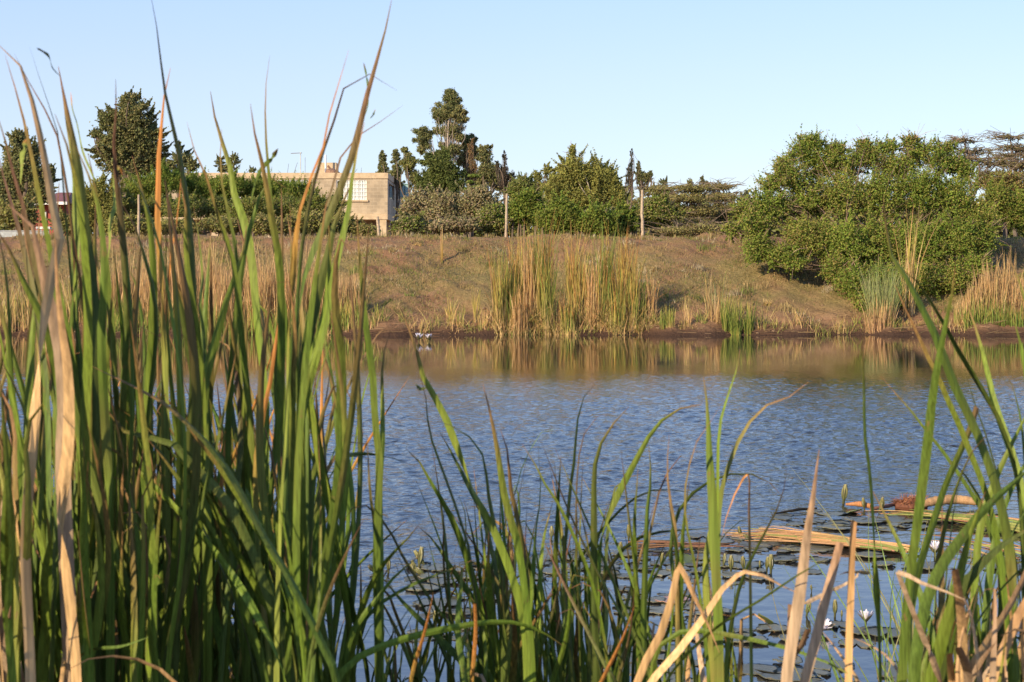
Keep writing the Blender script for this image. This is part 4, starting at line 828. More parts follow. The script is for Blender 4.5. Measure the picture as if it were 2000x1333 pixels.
# ------------------------------------------------------------------ foreground cattails
LC = {'g': [(.145, .22, .028), (.185, .255, .033), (.115, .175, .025)], 'd': [(.10, .135, .025), (.08, .11, .022)], 'y': [(.26, .26, .045), (.22, .25, .045)], 't': [(.62, .40, .19), (.55, .34, .15), (.50, .35, .22)],
      'o': [(.50, .22, .06), (.46, .19, .05)], 'p': [(.20, .10, .06), (.16, .08, .05)], 's': [(.30, .36, .10), (.24, .32, .08)]}
TIPC = np.array([.30, .14, .07])
def leaf_mesh(m, pts, Wpx, kind, tipb, Y, rng, dark=False, cut=False, base=None, dy=0.0, seg=52, sharp=False):
    """one leaf: pts are traced tip first; it gets its own distance Y, real width and thickness, and runs on down to its root"""
    q = np.array(pts, float); L = np.r_[0, np.cumsum(np.linalg.norm(np.diff(q, axis=0), axis=1))]
    far = 1 - L / max(L[-1], 1); dep = Y + dy * (far ** 1.5)
    W3_ = np.stack([(q[:, 0] - 1000) / F * dep, dep, EYE - (q[:, 1] - HOR) / F * dep], -1)
    if base is not None:
        last = W3_[-1]; rt_ = np.array([base[0] + rng.normal(0, .012), base[1] + rng.normal(0, .012), -.12])
        if last[2] > .35: W3_ = np.vstack([W3_, last * .45 + rt_ * .55 + np.array([(last[0] - W3_[-2][0]) * .10, 0, 0]), rt_])
        else: W3_ = np.vstack([W3_, rt_])
    if sharp:
        d = np.r_[0, np.cumsum(np.linalg.norm(np.diff(W3_, axis=0), axis=1))]; s = np.unique(np.r_[np.linspace(0, d[-1], seg), d]); C = np.stack([np.interp(s, d, W3_[:, i]) for i in range(3)], -1)
    else: C = catmull(W3_, seg)
    n = len(C); D = np.r_[0, np.cumsum(np.linalg.norm(np.diff(C, axis=0), axis=1))]; t = D / D[-1]
    T = np.gradient(C, axis=0); T /= np.linalg.norm(T, axis=1)[:, None] + 1e-9
    side = np.cross(T, (0, 1.0, 0)); side /= np.linalg.norm(side, axis=1)[:, None] + 1e-9
    for i in range(1, n):
        if side[i] @ side[i - 1] < 0: side[i] *= -1
    nd = np.cross(side, T)
    th0 = rng.uniform(.75, 1.1) if dark else rng.uniform(-.75, .35); fr = rng.uniform(.3, 1.1); ph = rng.uniform(0, 6.28); am = rng.uniform(.25, .95)
    th = th0 + am * np.sin(6.28 * fr * t + ph)
    if rng.random() < .6: t0 = rng.uniform(.08, .55); q5 = np.clip((t - t0) / rng.uniform(.07, .2), 0, 1); th = th + math.pi * rng.choice([-1, 1]) * q5 * q5 * (3 - 2 * q5)
    if side[n // 2][0] < 0: th = -th
    wr = Wpx / F * Y * (.73 if not dark else .92) * (1.25 if kind == 't' else 1)
    prof = 1 - (1 - np.clip(t / .13, 0, 1)) ** 1.7; prof = np.maximum(prof, .05) if not cut else np.maximum(.72 + .28 * prof, .1)
    prof = prof * (1 - .35 * np.clip((t - .42) / .3, 0, 1)); prof *= 1 + .03 * np.sin(np.arange(n) * .9 + ph)
    if base is None and not cut: prof = prof * np.clip((1 - t) / .25, .06, 1) ** .6
    w_ = (wr * .5 * prof)[:, None]; tk = np.minimum(.0009, w_ * .3)
    wd = np.cos(th)[:, None] * side + np.sin(th)[:, None] * nd; no = -np.sin(th)[:, None] * side + np.cos(th)[:, None] * nd
    v = np.stack([C - wd * w_, C - wd * w_ * .12 - no * tk, C + wd * w_ * .12 - no * tk, C + wd * w_, C + wd * w_ * .5 + no * tk * .6, C - wd * w_ * .5 + no * tk * .6], 1)
    c0 = np.array(LC[kind][rng.integers(0, len(LC[kind]))]) * rng.uniform(.85, 1.15); cc = np.repeat(c0[None], n, 0)
    if kind in 'gdy':
        yel = np.clip(1 - t / max(tipb * 1.3, .02), 0, 1)[:, None] * .6; cc = cc * (1 - yel) + np.array([.30, .24, .05]) * yel
        q_ = np.clip(1 - t / max(tipb * .7, .01), 0, 1)[:, None] ** .6; cc = cc * (1 - q_) + TIPC * rng.uniform(.6, 1.3) * q_
        low = np.clip((t - .72) / .28, 0, 1)[:, None]; cc = cc * (1 - low * .5) + np.array([.28, .33, .09]) * low * .5
    elif kind == 'o': lo = np.clip((t - .08) / .12, 0, 1)[:, None]; cc = cc * (1 - lo) + np.array([.22, .26, .05]) * lo
    elif kind == 'p': lo = np.clip((t - .05) / .12, 0, 1)[:, None]; cc = cc * (1 - lo) + np.array([.12, .18, .035]) * lo
    else:
        q_ = np.clip(1 - t / .10, 0, 1)[:, None]; cc = cc * (1 - q_ * .6) + np.array([.30, .13, .06]) * q_ * .6
        cc = cc * (1 + .10 * np.sin(np.arange(n) * .7 + ph))[:, None]
    # a few dry brown blotches that belong to the blade
    for _ in range(rng.integers(0, 3)):
        p0 = rng.uniform(.1, .7); g_ = np.exp(-((t - p0) / .015) ** 2)[:, None] * rng.uniform(.2, .6); cc = cc * (1 - g_) + np.array([.22, .13, .05]) * g_
    a = np.arange(n - 1)[:, None] * 6; j = np.arange(6)[None]; k = (j + 1) % 6
    f = np.stack([a + j, a + k, a + 6 + k, a + 6 + j], -1).reshape(-1, 4)
    m.add(v.reshape(-1, 3), f, np.repeat(cc, 6, 0))
_sid = [1000]
def shoot(label, Y, bx, leaves, group=None, dead=False, stem=True):
    _sid[0] += 1; rng = np.random.default_rng(_sid[0]); X = (bx - 1000) / F * Y
    nm = "dead_cattail" if dead else "cattail"; o = empty(nm, (X, Y, 0)); tag(o, label, "cattail", group)
    for i, lf in enumerate(leaves):
        Wp, kind, tipb, pts = lf[:4]; opt = lf[4] if len(lf) > 4 else ''
        m = MB(); off = ((i * 0.618) % 1 - .5) * .13
        leaf_mesh(m, pts, Wp, kind, tipb, Y + off, rng, 'D' in opt, 'C' in opt, None if 'F' in opt else (X, Y), rng.uniform(-.12, .12), sharp='S' in opt)
        m.build("leaf", M_DRY if kind in 'to' else M_REED, o, False)
    if stem:
        m = MB(); h = rng.uniform(.25, .45); ln = rng.normal(0, .03, 2)
        pts = np.array([[X, Y, -.2], [X + ln[0] * .3, Y + ln[1] * .3, h * .35], [X + ln[0], Y + ln[1], h]]); p = catmull(pts, 8)
        m.tube(p, np.linspace(.016, .006, 8), np.array(LC['s'][0] if not dead else LC['t'][0]) * rng.uniform(.8, 1.1), 8); m.build("stem", M_REED if not dead else M_DRY, o, True)
    return o

GL = "green cattails of the dense left stand"
# --- left stand, traced
shoot("dead tan cattail with broad folded leaf, the palest and widest stalk in the left stand", 1.62, 110, [
    (25, 't', .1, [(-6, 85), (30, 112), (62, 195), (85, 300), (103, 400), (117, 462), (100, 545), (84, 640), (72, 760), (64, 870), (50, 1050), (60, 1333)]),
    (33, 't', .1, [(16, 400), (62, 440), (80, 520), (96, 590), (116, 670), (128, 790), (123, 900), (128, 1050), (138, 1340)]),
    (27, 't', .1, [(108, 468), (112, 560), (122, 650), (132, 720), (134, 860), (120, 1000), (150, 1340)]),
    (22, 'y', .2, [(112, 480), (98, 560), (85, 660), (78, 740), (62, 830), (50, 900)], 'F'),
    (26, 't', .1, [(12, 800), (10, 880), (28, 980), (40, 1100), (52, 1200), (60, 1340)])], dead=True)
shoot("cattail with purple brown leaf tips at the picture's left edge beside the pale dead one", 1.7, 60, [
    (24, 'p', .3, [(-8, 215), (10, 275), (22, 330), (40, 375), (52, 450), (78, 560), (110, 700), (112, 900), (100, 1340)]),
    (22, 'p', .3, [(-6, 290), (8, 350), (26, 410), (45, 480), (70, 600), (90, 760), (96, 1000), (92, 1340)]),
    (26, 'g', .05, [(-12, 440), (14, 480), (50, 560), (90, 640), (120, 760), (120, 1000), (80, 1340)], 'D'),
    (24, 'g', .05, [(-10, 560), (12, 640), (20, 740), (40, 900), (60, 1100), (66, 1340)]),
    (22, 'g', .05, [(0, 700), (40, 780), (60, 860), (90, 1000), (100, 1340)], 'D')])
shoot("tall cattail leaning right under the big arching tan leaf, tip forked from its shoulder", 1.8, 140, [
    (19, 'g', .12, [(10, 108), (20, 140), (29, 170), (43, 222), (54, 266), (66, 330), (82, 410), (100, 500), (124, 610), (150, 760), (165, 1000), (150, 1340)]),
    (9, 'd', .3, [(28, 105), (50, 150), (72, 185), (88, 215), (106, 246), (124, 330), (140, 440), (150, 600), (155, 900), (150, 1340)]),
    (10, 'd', .1, [(58, 92), (66, 122), (80, 160), (92, 198), (106, 228), (118, 300), (128, 420), (140, 560), (160, 800), (160, 1340)], 'D'),
    (16, 'o', .4, [(54, 270), (44, 300), (42, 330), (40, 360)], 'F')])
shoot("broad-leaved tall cattail with ragged brown tips left of the round-headed tree", 1.75, 180, [
    (31, 'g', .06, [(107, 222), (120, 250), (132, 290), (150, 365), (162, 455), (170, 560), (172, 700), (165, 850), (170, 1000), (172, 1340)]),
    (30, 'g', .09, [(114, 130), (122, 170), (128, 215), (138, 270), (148, 330), (150, 420), (146, 520), (152, 640), (160, 850), (180, 1340)]),
    (26, 'd', .06, [(118, 150), (128, 200), (140, 260), (150, 310), (158, 360), (162, 420), (180, 560), (190, 700), (190, 1000), (190, 1340)], 'D'),
    (10, 'o', .3, [(138, 180), (142, 215), (150, 240), (162, 297), (178, 336), (192, 372)], 'F'),
    (7, 'p', .5, [(72, 94), (95, 110), (104, 135), (118, 150)], 'F'),
    (24, 'g', .04, [(148, 285), (158, 302), (172, 340), (186, 380), (198, 440), (204, 540), (198, 660), (205, 820), (215, 1000), (215, 1340)]),
    (14, 'd', .06, [(162, 365), (155, 330), (150, 300), (146, 285)], 'FD')])
shoot("cattail with snapped orange leaf hanging just left of the round-headed tree's middle", 1.9, 235, [
    (17, 'p', .35, [(226, 155), (228, 190), (225, 235), (222, 290), (226, 340), (232, 400), (240, 480), (248, 600), (240, 800), (240, 1340)]),
    (16, 'o', .3, [(240, 345), (232, 325), (226, 360), (226, 400), (216, 430), (214, 480), (208, 530)], 'F'),
    (24, 'g', .05, [(172, 300), (185, 360), (200, 460), (212, 560), (222, 700), (232, 900), (238, 1340)]),
    (22, 'g', .05, [(258, 305), (270, 345), (284, 400), (296, 470), (300, 600), (290, 760), (262, 1000), (240, 1340)]),
    (22, 'g', .05, [(240, 400), (262, 440), (282, 500), (300, 570), (306, 640), (290, 800), (262, 1100), (240, 1340)], 'D')])
shoot("tall crossing cattail reaching the top edge of the picture left of the building", 1.85, 330, [
    (16, 'd', .12, [(294, -12), (303, 30), (310, 90), (317, 140), (325, 196), (334, 232), (342, 266), (352, 310), (358, 350), (368, 420), (378, 560), (376, 760), (360, 1000), (340, 1340)], 'D'),
    (18, 'o', .2, [(333, 133), (327, 160), (320, 192), (315, 250), (310, 300), (309, 370), (308, 430), (316, 560), (324, 760), (330, 1340)]),
    (25, 'g', .05, [(352, 352), (362, 400), (362, 470), (370, 560), (385, 660), (395, 800), (390, 1000), (350, 1340)]),
    (22, 'o', .2, [(354, 335), (350, 390), (346, 430), (336, 480), (330, 540), (322, 640), (318, 800), (328, 1340)])])
shoot("slender cattail with thin wavy red tip in front of the young open tree", 2.0, 470, [
    (20, 'g', .10, [(365, 238), (373, 279), (386, 307), (404, 348), (420, 404), (437, 452), (455, 507), (461, 545), (470, 640), (486, 800), (496, 1000), (480, 1340)]),
    (23, 'g', .08, [(411, 179), (415, 210), (430, 266), (444, 307), (455, 352), (458, 383), (475, 428), (486, 470), (496, 550), (503, 640), (518, 760), (520, 900), (500, 1340)]),
    (18, 'd', .06, [(433, 252), (430, 290), (432, 340), (438, 390), (450, 430), (462, 500), (470, 600), (470, 780), (480, 1340)])])
shoot("straight tall cattail with a red-tipped leaf on each side of the television antenna", 1.95, 545, [
    (21, 'g', .12, [(489, 203), (493, 238), (503, 286), (513, 324), (520, 359), (527, 410), (541, 480), (548, 549), (550, 640), (548, 760), (545, 900), (545, 1340)]),
    (25, 'g', .10, [(527, 108), (523, 140), (519, 170), (518, 210), (519, 260), (522, 310), (527, 360), (531, 420), (540, 480), (550, 560), (566, 720), (575, 900), (560, 1340)], 'g'),
    (12, 'p', .3, [(543, 290), (530, 310), (515, 325), (505, 340), (495, 372), (490, 398)], 'F'),
    (26, 'd', .04, [(528, 470), (545, 520), (551, 570), (546, 640), (540, 720), (543, 800), (548, 960), (545, 1340)], 'D')])
shoot("tall yellow brown cattail leaning right across the house roof tank", 1.8, 560, [
    (19, 'o', .15, [(681, 98), (670, 121), (662, 162), (648, 203), (639, 248), (632, 286), (617, 324), (596, 376), (582, 428), (577, 470), (572, 540), (564, 640), (560, 800), (548, 1000), (540, 1340)]),
    (10, 'p', .6, [(775, 177), (752, 166), (736, 153), (722, 145), (704, 145), (685, 156), (673, 170), (664, 195), (655, 228), (644, 260), (630, 300), (618, 340), (604, 400), (590, 480), (580, 600), (560, 900), (550, 1340)]),
    (25, 'g', .05, [(566, 395), (568, 440), (569, 527), (572, 590), (577, 660), (582, 760), (575, 1000), (560, 1340)]),
    (14, 'o', .2, [(560, 543), (553, 575), (541, 653), (534, 700), (525, 763), (518, 790), (509, 842), (500, 900), (505, 1100), (530, 1340)])])
shoot("tallest right-leaning cattail crossing the top edge, with curled brown side leaves", 1.9, 600, [
    (20, 'p', .35, [(766, -5), (755, 50), (741, 100), (730, 141), (717, 186), (706, 228), (699, 265), (692, 293), (679, 328), (668, 359), (651, 404), (624, 462), (603, 514), (590, 560), (580, 650), (570, 780), (570, 1000), (590, 1340)]),
    (11, 'p', .6, [(787, 206), (768, 213), (752, 232), (732, 244), (715, 256), (702, 264), (686, 276), (672, 292), (662, 318), (655, 345), (645, 380), (632, 430), (620, 500), (606, 620), (600, 800), (600, 1340)]),
    (27, 'g', .04, [(712, 240), (705, 270), (696, 300), (688, 345), (682, 405), (665, 480), (650, 545), (640, 610), (622, 680), (600, 760), (590, 900), (600, 1340)]),
    (24, 'd', .04, [(690, 350), (668, 400), (655, 430), (640, 500), (630, 540), (615, 600), (602, 660), (592, 760), (600, 1000), (600, 1340)], 'D'),
    (5, 'p', .6, [(710, 122), (716, 150), (719, 180), (718, 210), (712, 228)], 'F'),
    (5, 'd', .3, [(733, 214), (728, 226), (722, 232)], 'F')])
shoot("cattail with widest pale green blade rising beside the far mud edge", 2.0, 640, [
    (26, 'g', .04, [(640, 420), (645, 500), (640, 560), (630, 630), (610, 700), (600, 760), (612, 830), (624, 900), (645, 1000), (672, 1150), (690, 1340)]),
    (14, 'p', .25, [(646, 711), (645, 732), (639, 764), (634, 795), (630, 827), (634, 880), (640, 960), (650, 1340)], 'D'),
    (27, 'g', .02, [(700, 560), (672, 600), (650, 660), (622, 740), (606, 820), (596, 900), (592, 1000), (620, 1340)]),
    (32, 'g', .02, [(598, 742), (606, 770), (616, 820), (622, 870), (632, 930), (648, 1000), (664, 1100), (690, 1200), (720, 1340)])])
shoot("lone slim cattail standing apart between the left stand and the open water", 1.95, 738, [
    (22, 'g', .06, [(697, 420), (701, 490), (706, 543), (711, 606), (719, 669), (728, 732), (731, 795), (736, 858), (741, 900), (738, 1000), (735, 1100), (740, 1340)]),
    (13, 'g', .08, [(763, 645), (757, 663), (749, 692), (746, 732), (747, 795), (747, 870), (742, 940), (744, 1100), (745, 1340)], 'D'),
    (13, 'd', .1, [(717, 850), (719, 890), (723, 966), (730, 1010), (735, 1100), (736, 1340)]),
    (11, 'd', .02, [(670, 893), (690, 888), (712, 887), (735, 889), (754, 893), (770, 896), (790, 905)], 'F')])
shoot("cattail with one blade leaning far right and crossed dark stems under it", 1.9, 405, [
    (27, 'g', .03, [(482, 440), (474, 495), (448, 570), (427, 644), (411, 700), (402, 732), (396, 790), (400, 900), (405, 1100), (405, 1340)]),
    (24, 'g', .03, [(378, 400), (390, 480), (396, 540), (390, 590), (396, 638), (400, 690), (404, 760), (412, 900), (410, 1340)]),
    (15, 'p', .15, [(463, 594), (457, 625), (455, 669), (458, 701), (463, 748), (470, 850), (460, 1000), (430, 1340)]),
    (22, 'd', .03, [(330, 500), (344, 560), (362, 640), (378, 720), (392, 800), (400, 900), (400, 1340)], 'D')])
shoot("cattail of long blades leaning hard left with orange cut tips above the near water", 1.75, 600, [
    (25, 'g', .14, [(168, 710), (200, 726), (240, 745), (285, 768), (335, 798), (374, 837), (416, 879), (452, 931), (489, 998), (520, 1056), (561, 1123), (620, 1240), (660, 1340)]),
    (20, 'd', .06, [(170, 768), (208, 800), (250, 848), (300, 856), (340, 868), (385, 921), (431, 962), (480, 1050), (520, 1150), (570, 1340)], 'D'),
    (22, 'g', .08, [(155, 843), (208, 869), (270, 920), (350, 1000), (430, 1090), (500, 1200), (560, 1340)]),
    (22, 'd', .05, [(200, 780), (280, 830), (350, 900), (420, 980), (480, 1080), (540, 1200), (590, 1340)]),
    (20, 'g', .1, [(320, 770), (380, 850), (440, 930), (500, 1030), (560, 1150), (610, 1340)])])
shoot("cattail with broad blades leaning left, rooted under the near dead leaves", 1.85, 500, [
    (24, 'g', .04, [(290, 860), (330, 910), (378, 980), (420, 1050), (450, 1120), (490, 1230), (520, 1340)]),
    (22, 'g', .04, [(345, 880), (400, 960), (440, 1040), (500, 1150), (540, 1250), (560, 1340)]),
    (20, 'd', .04, [(250, 790), (310, 880), (360, 960), (410, 1060), (460, 1180), (500, 1340)], 'D'),
    (20, 'g', .1, [(487, 1052), (470, 1090), (456, 1140), (448, 1200), (440, 1340)])])
shoot("tan arching dead leaf lying across the bottom left corner", 1.6, 360, [
    (11, 't', .1, [(130, 1310), (160, 1292), (200, 1283), (250, 1284), (300, 1300), (330, 1322), (350, 1345)]),
    (10, 't', .1, [(100, 1345), (112, 1290), (122, 1268), (126, 1300), (118, 1345)]),
    (12, 'p', .1, [(118, 1305), (180, 1270), (240, 1262), (290, 1245)], 'F')], dead=True, stem=False)
# random members of the dense stand
def auto(bx, Y, tipy, nl, rng, spread, wid, kinds, lean=0.0):
    out = []
    for i in range(nl):
        ty = tipy + rng.uniform(-40, 260) * (i > 0); b = bx + rng.normal(0, 10); H = 1340 - ty
        tx = b + (lean + rng.normal(0, spread)) * H; cv = rng.normal(0, .08) * H; dr = 0
        pts = []
        for s in (0, .12, .28, .5, .75, 1):
            u = 1 - s; pts.append((b + (tx - b) * u ** 1.25 + cv * math.sin(u * math.pi) * .6, 1340 - H * u))
        if rng.random() < .22: d = np.sign(tx - b + .01) * rng.uniform(15, 45); pts = [(pts[0][0] + d * 1.6, pts[0][1] + rng.uniform(5, 60)), (pts[0][0] + d * .7, pts[0][1] + 4)] + pts[1:]
        k = kinds[int(rng.integers(0, len(kinds)))]
        out.append((wid * rng.uniform(.75, 1.15), k, rng.choice([.03, .06, .12, .2]), pts, 'D' if rng.random() < .30 and k in 'gd' else ('C' if k == 't' and rng.random() < .3 else '')))
    return out
r0 = np.random.default_rng(42)
FILL = [ # bx range, count, tip y range, depth range, spread, width at 2 m, kinds, lean, label, group
    ((-30, 330), 30, (540, 980), (1.7, 2.6), .15, 24, "ggggggdd", -.05, "green cattail standing in the dense left stand", GL),
    ((-40, 70), 8, (720, 1080), (1.45, 1.9), .06, 24, "tgygt", -.03, "mixed tan and green cattail at the bottom left edge", "tan and green cattails at the bottom left edge"),
    ((40, 660), 11, (330, 560), (1.75, 2.4), .07, 24, "gggdgg", -.02, "tall green cattail rising against the trees and house in the left stand", "tall cattails against the trees and house"),
    ((20, 640), 12, (480, 980), (1.7, 2.6), .30, 13, "gdpgo", -.05, "thin crossing cattail with narrow blades among the left stand", "thin crossing cattails of the left stand"),
    ((860, 1300), 9, (860, 1100), (1.9, 2.7), .30, 13, "gdpg", 0.0, "thin crossing cattail with narrow blades among the middle clump", "thin crossing cattails of the middle clump"),
    ((300, 640), 22, (620, 1000), (1.9, 2.9), .18, 22, "gggggdgo", -.12, "green cattail in the tangled right half of the left stand", "cattails of the tangled right half of the left stand"),
    ((120, 620), 17, (900, 1230), (2.4, 3.4), .22, 20, "ggdygd", -.05, "short leafy cattail low in the water behind the left stand", "short cattails behind the left stand"),
    ((60, 360), 12, (830, 1050), (1.65, 2.1), .05, 26, "gggg", -.02, "bright broad-bladed short cattail at the front of the left stand", "bright short cattails at the front of the left stand"),
    ((280, 620), 10, (1110, 1240), (1.9, 2.5), .3, 16, "ttpog", .0, "low tangled dead cattail at the foot of the left stand", "low dead cattails at the foot of the left stand"),
    ((650, 860), 7, (1060, 1230), (2.2, 3.0), .32, 16, "gddg", .05, "low leaning dark cattail left of the middle clump", "low cattails left of the middle clump"),
    ((900, 1150), 14, (900, 1130), (1.9, 2.6), .09, 21, "ggggd", -.05, "bright green cattail in the middle clump", "green cattails of the middle clump"),
    ((1090, 1260), 6, (980, 1200), (2.2, 3.0), .18, 17, "ggdd", .05, "dark leaning cattail on the right side of the middle clump", "dark cattails right of the middle clump"),
    ((1260, 1470), 5, (1060, 1230), (1.9, 2.5), .12, 17, "gggt", .02, "short cattail between the paired blades and the straw stalks", "short cattails between paired blades and straw stalks"),
    ((1800, 2040), 10, (960, 1180), (1.8, 2.6), .16, 24, "ggggd", .10, "green cattail leaning out of the dense right stand", "green cattails of the right stand"),
    ((1880, 2060), 4, (1100, 1230), (1.6, 1.9), .22, 19, "ttt", .08, "tan dead cattail at the bottom right corner", "dead cattails at the bottom right corner")]
for (xa, xb), cnt, (ya_, yb_), (da, db), sp_, wd_, kinds, ln, lb, grp in FILL:
    cnt = int(cnt * (1.0 if xb < 700 else 1.3)); wd_ *= .76
    for i in range(cnt):
        bx = xa + (xb - xa) * (i + r0.uniform(.1, .9)) / cnt; Y = r0.uniform(da, db)
        shoot(lb, Y, bx, auto(bx, Y, r0.uniform(ya_, yb_), int(r0.integers(5, 8)), r0, sp_, wd_ * 2.0 / Y, kinds, ln), grp, dead=kinds.count('t') >= 3)
# --- middle clump, traced
shoot("dark cattail with broken hooked blade left of centre, tallest of the middle clump", 2.0, 985, [
    (21, 'g', .08, [(780, 598), (796, 635), (812, 678), (822, 728), (837, 752), (856, 790), (880, 838), (894, 880), (913, 928), (932, 980), (951, 1009), (975, 1061), (1000, 1127), (1020, 1200), (1030, 1340)]),
    (15, 'd', .04, [(821, 735), (833, 785), (837, 838), (847, 871), (866, 923), (885, 975), (904, 1032), (918, 1080), (923, 1127), (935, 1200), (945, 1340)], 'D'),
    (16, 'd', .03, [(838, 820), (866, 826), (894, 838), (928, 864), (941, 885), (949, 914), (951, 947), (961, 1004), (972, 1061), (982, 1150), (985, 1340)], 'D'),
    (18, 'd', .02, [(859, 845), (885, 890), (904, 928), (928, 975), (947, 1013), (956, 1061), (968, 1108), (975, 1200), (980, 1340)], 'D'),
    (10, 'd', .1, [(812, 752), (822, 760), (835, 757)], 'F')])
shoot("cattail whose wide lit blade slants up left in the middle clump", 2.1, 960, [
    (22, 'g', .03, [(792, 876), (814, 895), (833, 928), (856, 966), (880, 1009), (902, 1061), (920, 1118), (940, 1200), (960, 1340)]),
    (21, 'g', .03, [(818, 1030), (846, 1055), (870, 1092), (893, 1126), (920, 1165), (950, 1222), (975, 1340)]),
    (18, 'g', .03, [(740, 1120), (790, 1180), (850, 1240), (900, 1290), (940, 1340)], 'D')])
shoot("upright cattail with pointed blade and brown-tipped neighbour at the centre of the middle clump", 2.0, 1035, [
    (20, 'g', .10, [(943, 750), (949, 775), (956, 800), (963, 833), (970, 871), (977, 918), (985, 966), (994, 1004), (1008, 1051), (1018, 1104), (1030, 1200), (1040, 1340)]),
    (13, 'd', .15, [(977, 838), (989, 871), (994, 914), (999, 966), (1008, 1000), (1020, 1061), (1027, 1108), (1035, 1200), (1038, 1340)], 'D'),
    (14, 'g', .04, [(1051, 866), (1053, 909), (1056, 966), (1047, 1032), (1042, 1104), (1038, 1180), (1035, 1340)]),
    (16, 'g', .04, [(1080, 980), (1066, 1032), (1058, 1080), (1054, 1151), (1048, 1340)])])
shoot("cattail with long bright blade slanting from upper left in the middle clump", 1.95, 1175, [
    (23, 'g', .03, [(1020, 868), (1046, 909), (1070, 956), (1094, 990), (1118, 1042), (1141, 1094), (1156, 1137), (1175, 1220), (1190, 1340)]),
    (18, 'd', .02, [(1167, 745), (1156, 750), (1144, 768), (1132, 800), (1126, 838), (1124, 865), (1121, 905), (1114, 952), (1108, 1023), (1102, 1080), (1104, 1180), (1120, 1340)]),
    (19, 'd', .05, [(1228, 795), (1213, 814), (1189, 838), (1170, 876), (1162, 909), (1160, 947), (1160, 1010), (1160, 1120), (1165, 1340)]),
    (5, 'd', .2, [(1208, 805), (1179, 807), (1151, 828), (1137, 861), (1130, 900), (1125, 1000), (1135, 1340)])])
shoot("cattail with two blades opening rightwards, right edge of the middle clump", 2.1, 1185, [
    (20, 'g', .04, [(1372, 790), (1340, 795), (1312, 806), (1290, 824), (1274, 842), (1255, 876), (1222, 937), (1194, 994), (1175, 1051), (1165, 1150), (1170, 1340)]),
    (12, 'd', .02, [(1379, 975), (1345, 962), (1310, 957), (1275, 958), (1245, 970), (1213, 995), (1176, 1035), (1140, 1080), (1118, 1130), (1115, 1340)], 'D'),
    (14, 'd', .02, [(1400, 1030), (1350, 1035), (1300, 1038), (1250, 1050), (1210, 1080), (1180, 1130), (1160, 1200), (1150, 1340)], 'D'),
    (11, 'd', .05, [(1262, 925), (1244, 934), (1228, 932), (1210, 940), (1198, 962), (1190, 1010), (1180, 1150), (1175, 1340)])])
shoot("cattail with two straight upright blades between the middle clump and the paired blades", 2.0, 1255, [
    (19, 'g', .03, [(1267, 868), (1270, 900), (1271, 940), (1265, 985), (1262, 1051), (1258, 1180), (1256, 1340)]),
    (15, 'g', .03, [(1246, 915), (1244, 950), (1240, 1000), (1239, 1051), (1244, 1180), (1250, 1340)])])
shoot("low cattail with one long blade arching right across the near water", 1.9, 660, [
    (19, 'g', .02, [(1100, 1262), (1070, 1241), (1040, 1226), (1010, 1217), (961, 1215), (885, 1226), (814, 1241), (766, 1256), (715, 1275), (670, 1310), (650, 1345)]),
    (19, 'g', .03, [(818, 1025), (800, 1048), (776, 1072), (748, 1104), (723, 1146), (704, 1199), (690, 1260), (675, 1340)]),
    (17, 'g', .03, [(830, 1078), (795, 1105), (761, 1137), (733, 1175), (695, 1222), (665, 1340)]),
    (13, 'g', .04, [(928, 1092), (875, 1115), (828, 1132), (780, 1156), (742, 1180), (700, 1230), (670, 1340)]),
    (11, 'd', .02, [(898, 1152), (880, 1146), (862, 1146), (828, 1161), (799, 1189), (776, 1222), (752, 1270), (735, 1340)], 'D')])
shoot("thin golden dead blade crossing the long arching leaf", 1.9, 800, [
    (11, 'o', .1, [(846, 1158), (838, 1199), (826, 1246), (812, 1290), (800, 1345)])], dead=True, stem=False)
shoot("orange brown dead blade hanging in the middle clump", 1.95, 925, [
    (12, 'o', .1, [(927, 1180), (929, 1215), (928, 1250), (924, 1300), (920, 1345)], 'C'), (10, 't', .1, [(904, 1345), (912, 1322), (925, 1316), (940, 1320), (952, 1345)])], dead=True, stem=False)
# --- paired blades and neighbours
shoot("broad paired cattail blades, widest upright green pair right of centre", 1.85, 1400, [
    (27, 'g', .03, [(1374, 736), (1378, 765), (1382, 800), (1384, 853), (1386, 903), (1390, 954), (1393, 1004), (1394, 1055), (1400, 1150), (1405, 1340)]),
    (19, 'g', .02, [(1446, 682), (1441, 711), (1430, 751), (1417, 785), (1408, 819), (1404, 850), (1402, 886), (1402, 937), (1400, 1050), (1398, 1340)]),
    (13, 'g', .16, [(1412, 785), (1402, 809), (1383, 829), (1366, 853), (1353, 883), (1344, 920), (1337, 967), (1340, 1021), (1360, 1120), (1385, 1340)]),
    (24, 'y', .03, [(1398, 960), (1394, 1010), (1384, 1050), (1378, 1100), (1382, 1200), (1392, 1340)])])
shoot("cattail with a thin arching brown-tipped leaf reaching right over the water", 1.95, 1415, [
    (15, 'g', .12, [(1579, 746), (1555, 768), (1531, 780), (1504, 788), (1481, 805), (1461, 829), (1444, 859), (1430, 886), (1417, 934), (1408, 964), (1404, 1010), (1402, 1100), (1410, 1340)]),
    (10, 'd', .05, [(1531, 974), (1508, 947), (1488, 934), (1461, 925), (1437, 925), (1413, 930), (1386, 940), (1353, 964), (1330, 990), (1310, 1060), (1330, 1200), (1360, 1340)], 'D')])
